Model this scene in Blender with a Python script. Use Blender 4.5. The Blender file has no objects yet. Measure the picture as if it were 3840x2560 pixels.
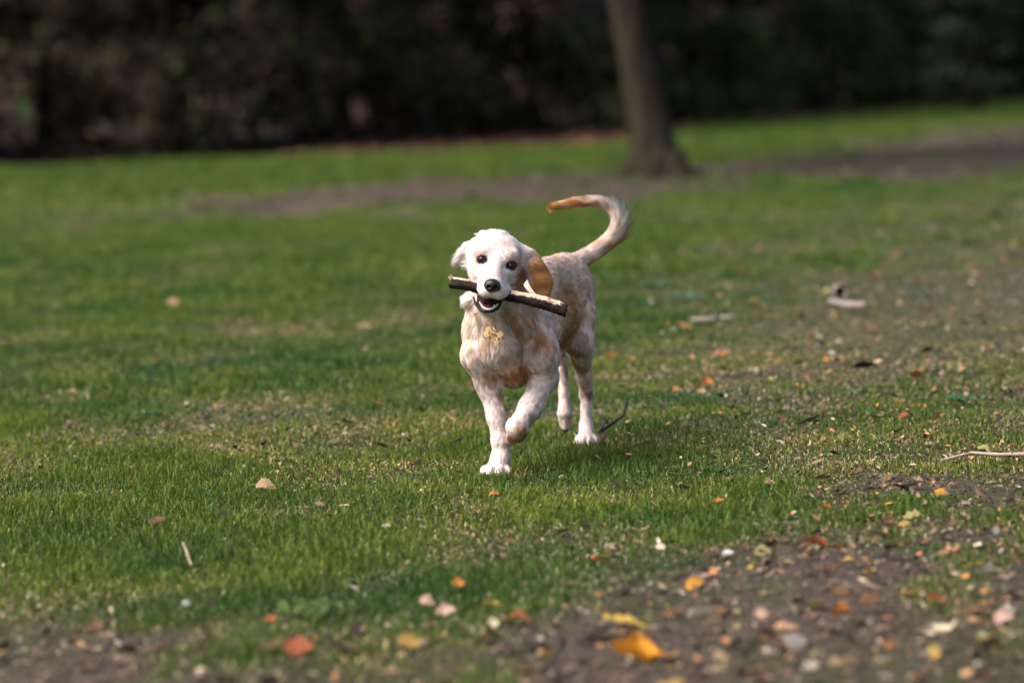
import bpy, bmesh, math, random
import numpy as np
from mathutils import Vector, Matrix, kdtree
SC = bpy.context.scene
COL = SC.collection
rng = np.random.default_rng(11)
random.seed(5)
# ------------------------------------------------------------------ camera, sky, sun, exposure
cam_d = bpy.data.cameras.new("camera"); cam = bpy.data.objects.new("camera", cam_d); COL.objects.link(cam)
cam.location = (0, 0, .94)
cam.rotation_mode = 'QUATERNION'
cam.rotation_quaternion = (Matrix.Rotation(math.pi/2 - math.atan(980/11300), 3, 'X') @ Matrix.Rotation(math.radians(-2.5), 3, 'Z')).to_quaternion()
cam_d.sensor_width = 36; cam_d.lens = 105.94; cam_d.clip_start = .1; cam_d.clip_end = 2000
cam_d.dof.use_dof = True; cam_d.dof.focus_distance = 7.1; cam_d.dof.aperture_fstop = 2.3
SC.camera = cam
SUN_EL, SUN_AZ = math.radians(50), math.radians(-117)      # azimuth of the sun from +Y towards +X
world = bpy.data.worlds.new("World"); SC.world = world; world.use_nodes = True
wn = world.node_tree
sky = wn.nodes.new('ShaderNodeTexSky'); sky.sky_type = 'NISHITA'; sky.sun_disc = False
sky.sun_elevation = SUN_EL; sky.sun_rotation = SUN_AZ; sky.dust_density = 6; sky.air_density = 1.0; sky.ozone_density = .6
bg = wn.nodes['Background']; bg.inputs['Strength'].default_value = .12
wn.links.new(sky.outputs[0], bg.inputs['Color'])
sun_d = bpy.data.lights.new("sun", 'SUN'); sun_d.energy = 2.15; sun_d.angle = math.radians(30); sun_d.color = (1, .985, .97)
sun = bpy.data.objects.new("sun", sun_d); COL.objects.link(sun)
sd = Vector((math.sin(SUN_AZ)*math.cos(SUN_EL), math.cos(SUN_AZ)*math.cos(SUN_EL), math.sin(SUN_EL)))
sun.rotation_mode = 'QUATERNION'; sun.rotation_quaternion = sd.to_track_quat('Z', 'Y')
SC.view_settings.view_transform = 'Standard'; SC.view_settings.look = 'None'
SC.view_settings.exposure = 0.95; SC.view_settings.gamma = 1
SC.cycles.use_denoising = True
SC.cycles.max_bounces = 6; SC.cycles.diffuse_bounces = 3; SC.cycles.glossy_bounces = 2; SC.cycles.transparent_max_bounces = 6
SC.cycles.sample_clamp_indirect = 4
SC.cycles_curves.shape = 'RIBBONS'

# ------------------------------------------------------------------ measured points of the place, metres
CONES=[
 ('torso',(0.0049,7.2600,0.3271),0.0960,(0.0896,7.4900,0.3508),0.0800,0.030),
 ('torso',(0.0896,7.4900,0.3508),0.0800,(0.1463,7.6100,0.3976),0.0640,0.025),
 ('torso',(-0.0024,7.2200,0.3550),0.0820,(-0.0004,7.2500,0.2542),0.0460,0.030),
 ('torso',(-0.0297,7.1300,0.3063),0.0460,(0.0009,7.2200,0.2390),0.0380,0.025),
 ('torso',(0.0641,7.4000,0.4397),0.0600,(0.1327,7.6000,0.4453),0.0520,0.040),
 ('neck',(-0.0313,7.1700,0.4593),0.0600,(-0.0124,7.2100,0.3667),0.0760,0.030),
 ('neck',(-0.0484,7.1200,0.3962),0.0390,(-0.0375,7.1350,0.3166),0.0460,0.018),
 ('neck',(-0.0809,7.1800,0.4191),0.0240,(-0.0841,7.1700,0.3469),0.0340,0.020),
 ('arm',(-0.0816,7.1800,0.3564),0.0340,(-0.0803,7.1650,0.2898),0.0430,0.013),
 ('arm',(0.0562,7.2200,0.3524),0.0460,(0.0673,7.1850,0.2815),0.0460,0.012),
 ('arm',(-0.0803,7.1650,0.2898),0.0430,(-0.0607,7.1850,0.2189),0.0320,0.016),
 ('leg',(-0.0607,7.1850,0.2189),0.0310,(-0.0463,7.1700,0.1412),0.0235,0.020),
 ('leg',(-0.0463,7.1700,0.1412),0.0235,(-0.0374,7.1550,0.0827),0.0230,0.015),
 ('leg',(-0.0374,7.1550,0.0827),0.0230,(-0.0368,7.1500,0.0487),0.0230,0.012),
 ('leg',(-0.0376,7.1500,0.0540),0.0200,(-0.0414,7.1420,0.0384),0.0225,0.012),
 ('paw',(-0.0414,7.1420,0.0384),0.0230,(-0.0495,7.1280,0.0196),0.0250,0.014),
 ('paw',(-0.0673,7.1280,0.0162),0.0160,(-0.0300,7.1280,0.0146),0.0160,0.012),
 ('paw',(-0.0775,7.1200,0.0198),0.0135,(-0.0828,7.1030,0.0139),0.0105,0.005),
 ('paw',(-0.0629,7.1050,0.0211),0.0140,(-0.0662,7.0820,0.0148),0.0110,0.005),
 ('paw',(-0.0432,7.1050,0.0202),0.0140,(-0.0446,7.0820,0.0129),0.0110,0.005),
 ('paw',(-0.0268,7.1200,0.0165),0.0135,(-0.0261,7.1030,0.0103),0.0105,0.005),
 ('arm',(0.0673,7.1850,0.2815),0.0460,(0.0737,7.2000,0.2304),0.0350,0.016),
 ('leg',(0.0736,7.2100,0.2252),0.0330,(0.0367,7.1400,0.1607),0.0290,0.020),
 ('leg',(0.0367,7.1400,0.1607),0.0290,(0.0056,7.0900,0.1219),0.0260,0.016),
 ('paw',(0.0014,7.0880,0.1202),0.0260,(0.0049,7.1150,0.1034),0.0230,0.014),
 ('paw',(-0.0138,7.1050,0.1023),0.0125,(-0.0175,7.1220,0.0869),0.0105,0.006),
 ('paw',(-0.0047,7.1050,0.0977),0.0130,(-0.0073,7.1280,0.0826),0.0105,0.006),
 ('paw',(0.0089,7.1150,0.0980),0.0130,(0.0053,7.1380,0.0839),0.0105,0.006),
 ('paw',(0.0219,7.1200,0.1114),0.0160,(0.0172,7.1380,0.0960),0.0110,0.006),
 ('torso',(0.1436,7.6200,0.4325),0.0560,(0.1636,7.6700,0.4060),0.0560,0.030),
 ('thigh',(0.1720,7.6400,0.4133),0.0440,(0.1732,7.5800,0.3457),0.0410,0.010),
 ('thigh',(0.1732,7.5800,0.3457),0.0410,(0.1671,7.5400,0.2777),0.0350,0.014),
 ('thigh',(0.1916,7.6600,0.3387),0.0260,(0.1867,7.6100,0.2541),0.0240,0.015),
 ('leg',(0.1695,7.5500,0.2767),0.0360,(0.1797,7.6200,0.1846),0.0210,0.020),
 ('leg',(0.1797,7.6200,0.1846),0.0200,(0.1846,7.6650,0.1374),0.0190,0.015),
 ('leg',(0.1906,7.6750,0.1406),0.0120,(0.1933,7.6850,0.1181),0.0120,0.010),
 ('leg',(0.1842,7.6600,0.1323),0.0175,(0.1791,7.6400,0.0486),0.0170,0.015),
 ('paw',(0.1792,7.6370,0.0534),0.0170,(0.1775,7.6120,0.0285),0.0230,0.014),
 ('paw',(0.1638,7.6050,0.0232),0.0150,(0.1903,7.6050,0.0220),0.0150,0.012),
 ('paw',(0.1571,7.6000,0.0263),0.0115,(0.1531,7.5830,0.0196),0.0100,0.005),
 ('paw',(0.1700,7.5850,0.0276),0.0120,(0.1669,7.5630,0.0192),0.0105,0.005),
 ('paw',(0.1844,7.5850,0.0269),0.0120,(0.1845,7.5630,0.0185),0.0105,0.005),
 ('paw',(0.1980,7.6000,0.0256),0.0115,(0.2005,7.5830,0.0187),0.0100,0.005),
 ('thigh',(0.1314,7.6200,0.4053),0.0560,(0.1090,7.5500,0.2958),0.0380,0.030),
 ('leg',(0.1056,7.5700,0.2855),0.0280,(0.1248,7.7300,0.2213),0.0170,0.020),
 ('leg',(0.1255,7.7500,0.2285),0.0130,(0.1261,7.7450,0.2199),0.0140,0.010),
 ('leg',(0.1270,7.7350,0.2174),0.0175,(0.1288,7.7250,0.1336),0.0145,0.014),
 ('paw',(0.1288,7.7250,0.1336),0.0145,(0.1265,7.7150,0.0840),0.0195,0.014),
 ('paw',(0.1185,7.7150,0.0787),0.0130,(0.1207,7.7250,0.0470),0.0100,0.005),
 ('paw',(0.1285,7.7100,0.0788),0.0140,(0.1283,7.7200,0.0427),0.0105,0.005),
 ('paw',(0.1375,7.7150,0.0779),0.0130,(0.1366,7.7280,0.0482),0.0100,0.005),
 ('head',(-0.0354,7.0900,0.4793),0.0350,(-0.0400,7.0120,0.4632),0.0290,0.010),
 ('head',(-0.0648,7.0600,0.4610),0.0190,(-0.0536,7.0050,0.4531),0.0200,0.008),
 ('head',(-0.0131,7.0600,0.4495),0.0190,(-0.0254,7.0050,0.4488),0.0200,0.008),
 ('head',(-0.0675,7.0900,0.5424),0.0170,(-0.0563,7.0780,0.5405),0.0150,0.010),
 ('head',(-0.0311,7.0750,0.5068),0.0170,(-0.0373,7.0200,0.4798),0.0150,0.010),
 ('head',(0.0025,7.0780,0.5256),0.0150,(0.0148,7.0900,0.5244),0.0170,0.010),
 ('head',(-0.0682,7.1300,0.4885),0.0290,(-0.0673,7.1200,0.4591),0.0230,0.020),
 ('head',(0.0118,7.1300,0.4746),0.0310,(0.0013,7.1200,0.4468),0.0240,0.020),
 ('jaw',(-0.0494,7.1300,0.4214),0.0340,(-0.0529,7.0600,0.4061),0.0160,0.012),
 ('head',(-0.0713,7.0640,0.5235),0.0042,(-0.0628,7.0560,0.5298),0.0045,0.005),
 ('head',(-0.0628,7.0560,0.5298),0.0045,(-0.0539,7.0550,0.5223),0.0038,0.005),
 ('head',(0.0159,7.0660,0.5042),0.0042,(0.0080,7.0560,0.5124),0.0045,0.005),
 ('head',(0.0080,7.0560,0.5124),0.0045,(-0.0025,7.0550,0.5067),0.0038,0.005),
 ('tuft',(-0.0954,7.1700,0.4204),0.0200,(-0.1070,7.1800,0.4181),0.0090,0.012),
 ('tail',(0.1431,7.6500,0.4572),0.0290,(0.1563,7.6711,0.4618),0.0265,0.012),
 ('tail',(0.1563,7.6711,0.4618),0.0265,(0.1696,7.6922,0.4665),0.0240,0.012),
 ('tail',(0.1696,7.6922,0.4665),0.0240,(0.1829,7.7100,0.4718),0.0220,0.012),
 ('tail',(0.1829,7.7100,0.4718),0.0220,(0.1962,7.7230,0.4778),0.0208,0.012),
 ('tail',(0.1962,7.7230,0.4778),0.0208,(0.2094,7.7326,0.4843),0.0201,0.012),
 ('tail',(0.2094,7.7326,0.4843),0.0201,(0.2227,7.7400,0.4919),0.0195,0.012),
 ('tail',(0.2227,7.7400,0.4919),0.0195,(0.2366,7.7452,0.5006),0.0189,0.012),
 ('tail',(0.2366,7.7452,0.5006),0.0189,(0.2504,7.7481,0.5103),0.0185,0.012),
 ('tail',(0.2504,7.7481,0.5103),0.0185,(0.2623,7.7500,0.5210),0.0180,0.012),
 ('tail',(0.2623,7.7500,0.5210),0.0180,(0.2720,7.7507,0.5333),0.0174,0.012),
 ('tail',(0.2720,7.7507,0.5333),0.0174,(0.2797,7.7504,0.5466),0.0167,0.012),
 ('tail',(0.2797,7.7504,0.5466),0.0167,(0.2841,7.7500,0.5593),0.0160,0.012),
 ('tail',(0.2841,7.7500,0.5593),0.0160,(0.2840,7.7504,0.5715),0.0153,0.012),
 ('tail',(0.2840,7.7504,0.5715),0.0153,(0.2806,7.7507,0.5831),0.0146,0.012),
 ('tail',(0.2806,7.7507,0.5831),0.0146,(0.2753,7.7500,0.5934),0.0140,0.012),
 ('tail',(0.2753,7.7500,0.5934),0.0140,(0.2689,7.7474,0.6021),0.0134,0.012),
 ('tail',(0.2689,7.7474,0.6021),0.0134,(0.2607,7.7437,0.6095),0.0129,0.012),
 ('tail',(0.2607,7.7437,0.6095),0.0129,(0.2501,7.7400,0.6150),0.0125,0.012),
 ('tail',(0.2501,7.7400,0.6150),0.0125,(0.2362,7.7367,0.6185),0.0121,0.012),
 ('tail',(0.2362,7.7367,0.6185),0.0121,(0.2199,7.7333,0.6202),0.0118,0.012),
 ('tail',(0.2199,7.7333,0.6202),0.0118,(0.2042,7.7300,0.6208),0.0115,0.012),
 ('tail',(0.2042,7.7300,0.6208),0.0115,(0.1897,7.7263,0.6204),0.0113,0.012),
 ('tail',(0.1897,7.7263,0.6204),0.0113,(0.1758,7.7226,0.6190),0.0110,0.012),
 ('tail',(0.1758,7.7226,0.6190),0.0110,(0.1625,7.7200,0.6175),0.0105,0.012),
 ('tail',(0.1625,7.7200,0.6175),0.0105,(0.1501,7.7193,0.6162),0.0095,0.012),
 ('tail',(0.1501,7.7193,0.6162),0.0095,(0.1383,7.7196,0.6148),0.0083,0.012),
 ('tail',(0.1383,7.7196,0.6148),0.0083,(0.1266,7.7200,0.6134),0.0070,0.012),
]
ELLS=[
 ('jaw',(-0.0518,7.0500,0.4068),(0.0280,0.0390,0.0135),4,0.010),
 ('head',(0.0401,7.1500,0.5281),(0.0170,0.0220,0.0180),0,0.014),
 ('head',(-0.0294,7.1500,0.5249),(0.0700,0.0840,0.0590),9,0.020),
 ('head',(-0.0306,7.1200,0.4957),(0.0590,0.0660,0.0500),9,0.020),
 ('ear',(0.0641,7.1620,0.5056),(0.0220,0.0075,0.0380),-25,0.008),
 ('ear',(0.0761,7.1500,0.4746),(0.0290,0.0075,0.0460),-14,0.008),
 ('ear',(0.0820,7.1400,0.4460),(0.0200,0.0070,0.0230),0,0.008),
 ('ear',(0.0518,7.1500,0.4861),(0.0130,0.0120,0.0360),0,0.008),
 ('ear2',(-0.0878,7.1700,0.5429),(0.0170,0.0200,0.0190),0,0.012),
 ('ear2',(-0.0990,7.1800,0.5262),(0.0190,0.0080,0.0230),-50,0.008),
 ('ear2',(-0.0948,7.1850,0.5070),(0.0120,0.0080,0.0220),0,0.008),
]
CARVE=[
 ('mouth',(-0.0521,7.0250,0.4220),(0.0275,0.0460,0.0120),6),
 ('socket',(-0.0612,7.0520,0.5187),(0.0190,0.0160,0.0125),8),
 ('socket',(0.0045,7.0520,0.5015),(0.0190,0.0160,0.0125),8),
]
EAR=[(0.0426,0.5357),(0.0572,0.5382),(0.0712,0.5261),(0.0848,0.5048),(0.0973,0.4803),(0.1047,0.4592),(0.1007,0.4396),(0.0918,0.4255),(0.0812,0.4207),(0.0670,0.4276),(0.0522,0.4449),(0.0448,0.4670),(0.0418,0.4932),(0.0407,0.5150)]
EAR2=[(-0.0745,0.5595),(-0.0912,0.5581),(-0.1062,0.5464),(-0.1151,0.5322),(-0.1232,0.5149),(-0.1162,0.5094),(-0.1066,0.5142),(-0.1021,0.4984),(-0.0921,0.4917),(-0.0810,0.5079)]
NOSE=(-0.0398,6.9850,0.4670)
EYE_A=(-0.0621,7.0600,0.5224)
EYE_B=(0.0062,7.0600,0.5050)
RING=(-0.0331,7.0750,0.3681)
TAG=(-0.0422,7.0650,0.3466)
STICK_A=(-0.1379,7.0550,0.4717)
STICK_B=(0.1299,7.0550,0.3974)
MOUTH=(-0.0514,7.0550,0.4167)
TOOTH=(-0.0524,7.0320,0.4154)
LIP=(-0.0524,7.0350,0.4151)
JAWC=(-0.0526,7.0800,0.4149)
LIP0=(-0.0855,7.0700,0.4355)
LIP1=(-0.0798,7.0370,0.4192)
LIP2=(-0.0669,7.0130,0.4082)
LIP3=(-0.0477,7.0090,0.4046)
LIP4=(-0.0301,7.0250,0.4108)
LIP5=(-0.0183,7.0650,0.4237)
TE0=(-0.0713,7.0440,0.4265)
TE1=(-0.0665,7.0280,0.4173)
TE2=(-0.0586,7.0200,0.4124)
TE3=(-0.0474,7.0200,0.4109)
TE4=(-0.0371,7.0300,0.4138)
TE5=(-0.0298,7.0440,0.4196)
PATCHES=[  # golden coat markings, with shading on neck, chest and legs painted in
 ((0.0948,7.3700,0.3171),0.060,'gold',0.95,''),
 ((0.1203,7.5700,0.4258),0.050,'gold',0.50,''),
 ((0.0799,7.1500,0.4662),0.065,'ear',1.00,'ear'),
 ((0.0849,7.1600,0.5069),0.020,'tan',0.30,'ear'),
 ((0.0772,7.1500,0.4507),0.020,'brown',0.25,'ear'),
 ((0.0688,7.1500,0.4978),0.016,'brown',0.30,'ear'),
 ((0.1161,7.4300,0.3382),0.110,'gold',0.97,''),
 ((0.0994,7.4500,0.4456),0.050,'tan',0.50,''),
 ((0.1171,7.4300,0.2840),0.070,'brown',0.60,''),
 ((0.1299,7.5700,0.3924),0.060,'gold',0.70,''),
 ((0.1078,7.4700,0.3788),0.070,'gold',0.80,''),
 ((0.0834,7.3500,0.3567),0.040,'cream2',0.80,''),
 ((0.0646,7.1500,0.3265),0.026,'gold',0.75,''),
 ((0.0833,7.2100,0.3048),0.030,'gold',0.60,''),
 ((0.0530,7.1300,0.3027),0.018,'brown',0.55,''),
 ((0.0640,7.1300,0.3178),0.016,'brown',0.50,''),
 ((0.0052,7.1000,0.3488),0.026,'gold',0.80,''),
 ((0.0142,7.1100,0.3165),0.019,'gold',0.60,''),
 ((-0.0040,7.0900,0.3759),0.026,'gold',0.75,''),
 ((-0.0136,7.0700,0.3913),0.022,'yellow',0.80,''),
 ((0.0426,7.1500,0.3691),0.030,'tan',0.60,''),
 ((-0.0558,7.0800,0.3202),0.017,'gold',0.80,''),
 ((-0.0631,7.0900,0.3651),0.015,'grey',0.60,''),
 ((-0.0567,7.0900,0.3472),0.013,'brown',0.50,''),
 ((-0.0777,7.1300,0.3894),0.012,'brown',0.50,''),
 ((-0.0720,7.1200,0.3765),0.012,'grey',0.50,''),
 ((-0.0509,7.0900,0.2901),0.030,'white',0.80,''),
 ((-0.0700,7.1000,0.2797),0.026,'white',0.60,''),
 ((-0.0304,7.1500,0.2420),0.022,'brown',0.70,''),
 ((0.0060,7.1700,0.2405),0.040,'gold',0.75,''),
 ((-0.0567,7.1500,0.2348),0.022,'gold',0.70,''),
 ((0.0370,7.1700,0.2350),0.022,'gold',0.50,''),
 ((0.0050,7.2000,0.2145),0.026,'tan',0.50,''),
 ((0.0282,7.1000,0.4758),0.032,'brown',0.90,'head'),  # face browns, greys, tans and pinks put light and shade into the colour
 ((0.0220,7.1000,0.4514),0.020,'gold',0.80,'head'),
 ((0.0257,7.1200,0.5346),0.020,'grey',0.70,'head'),
 ((-0.0553,7.0900,0.5634),0.032,'white',0.80,'head'),
 ((-0.0635,7.0100,0.4613),0.026,'white',0.80,'head'),
 ((-0.0164,7.0900,0.5617),0.020,'white',0.50,'head'),
 ((-0.0301,7.0600,0.5281),0.012,'white',0.60,'head'),
 ((-0.0604,7.0600,0.5366),0.012,'pink',0.90,'head'),
 ((-0.0429,7.0500,0.4935),0.016,'pink',0.80,'head'),
 ((-0.0197,7.0500,0.4853),0.015,'pink',0.70,'head'),
 ((-0.0552,7.0600,0.5169),0.005,'lid',0.90,'head'),
 ((-0.0026,7.0600,0.5023),0.005,'lid',0.90,'head'),
 ((-0.0702,7.0600,0.5227),0.005,'lid',0.70,'head'),
 ((0.0148,7.0600,0.5036),0.005,'lid',0.70,'head'),
 ((0.0200,7.0800,0.5022),0.015,'gold',0.50,'head'),
 ((-0.0924,7.1200,0.4757),0.014,'tan',0.45,'head'),
 ((0.0044,7.0600,0.5225),0.012,'tan',0.50,'head'),
 ((-0.0783,7.0700,0.5040),0.011,'pink',0.70,'head'),
 ((-0.0117,7.0900,0.5513),0.024,'pink',0.50,'head'),
 ((-0.0017,7.0600,0.4757),0.014,'grey',0.50,'head'),
 ((-0.0084,7.0600,0.5118),0.010,'tan',0.40,'head'),
 ((-0.0706,7.0900,0.5436),0.013,'pink',0.50,'head'),
 ((-0.0360,7.0200,0.4859),0.006,'tan',0.80,'head'),
 ((-0.0633,7.0200,0.4657),0.009,'pink',0.50,'head'),
 ((-0.0212,7.0000,0.4520),0.011,'grey',0.40,'head'),
 ((0.0175,7.1000,0.5134),0.014,'tan',0.50,'head'),
 ((0.1712,7.7000,0.4640),0.026,'orange',0.85,'tail'),
 ((0.1971,7.7200,0.4572),0.018,'orange',0.70,'tail'),
 ((0.2558,7.7500,0.5000),0.018,'orange',0.70,'tail'),
 ((0.2164,7.7300,0.5095),0.016,'orange',0.50,'tail'),
 ((0.2039,7.7300,0.6152),0.022,'orange',0.80,'tail'),
 ((0.1762,7.7300,0.6209),0.020,'orange',0.90,'tail'),
 ((0.1366,7.7200,0.6141),0.026,'orange',0.90,'tail'),
 ((0.2379,7.7500,0.6085),0.014,'orange',0.60,'tail'),
 ((0.2905,7.7500,0.5243),0.015,'tan',0.50,'tail'),
 ((0.1224,7.5500,0.4840),0.020,'orange',0.35,''),
 ((0.1108,7.5500,0.4692),0.026,'tan',0.50,''),
 ((0.1404,7.5700,0.3809),0.020,'brown',0.45,''),
 ((0.1596,7.5700,0.3691),0.026,'brown',0.45,''),
 ((0.1787,7.5700,0.3792),0.026,'tan',0.60,''),
 ((0.1650,7.5500,0.3264),0.018,'tan',0.40,''),
 ((0.1543,7.5500,0.2520),0.022,'gold',0.90,''),
 ((0.1473,7.5700,0.2318),0.024,'brown',0.80,''),
 ((0.1683,7.5700,0.2088),0.026,'brown',0.75,''),
 ((0.1895,7.6500,0.1331),0.017,'brown',0.75,''),
 ((0.1764,7.6300,0.1525),0.014,'tan',0.70,''),
 ((0.1265,7.7300,0.2348),0.018,'brown',0.90,''),
 ((0.1324,7.7300,0.1894),0.017,'brown',0.65,''),
 ((0.1283,7.7200,0.1511),0.013,'tan',0.50,''),
 ((0.1394,7.7100,0.0727),0.013,'grey',0.60,''),
 ((0.0587,7.1500,0.1388),0.024,'brown',0.85,''),
 ((0.0397,7.1300,0.1366),0.020,'brown',0.60,''),
 ((0.0136,7.1000,0.1152),0.019,'gold',0.80,''),
 ((-0.0060,7.1100,0.0909),0.023,'gold',0.85,''),
 ((0.0202,7.1150,0.0975),0.022,'brown',0.75,''),
 ((0.0843,7.2000,0.1847),0.022,'brown',0.70,''),
 ((0.0513,7.1200,0.1685),0.013,'tan',0.50,''),
 ((-0.0950,7.1500,0.3074),0.014,'tan',0.70,''),
 ((-0.1011,7.1500,0.2868),0.013,'brown',0.40,''),
 ((-0.0376,7.1900,0.1964),0.016,'brown',0.70,''),
 ((-0.0323,7.1800,0.1499),0.012,'grey',0.60,''),
 ((-0.0358,7.1700,0.1197),0.010,'grey',0.50,''),
 ((-0.0483,7.1500,0.0702),0.013,'tan',0.35,''),
 ((-0.0210,7.1300,0.0296),0.010,'grey',0.60,''),
]
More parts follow.
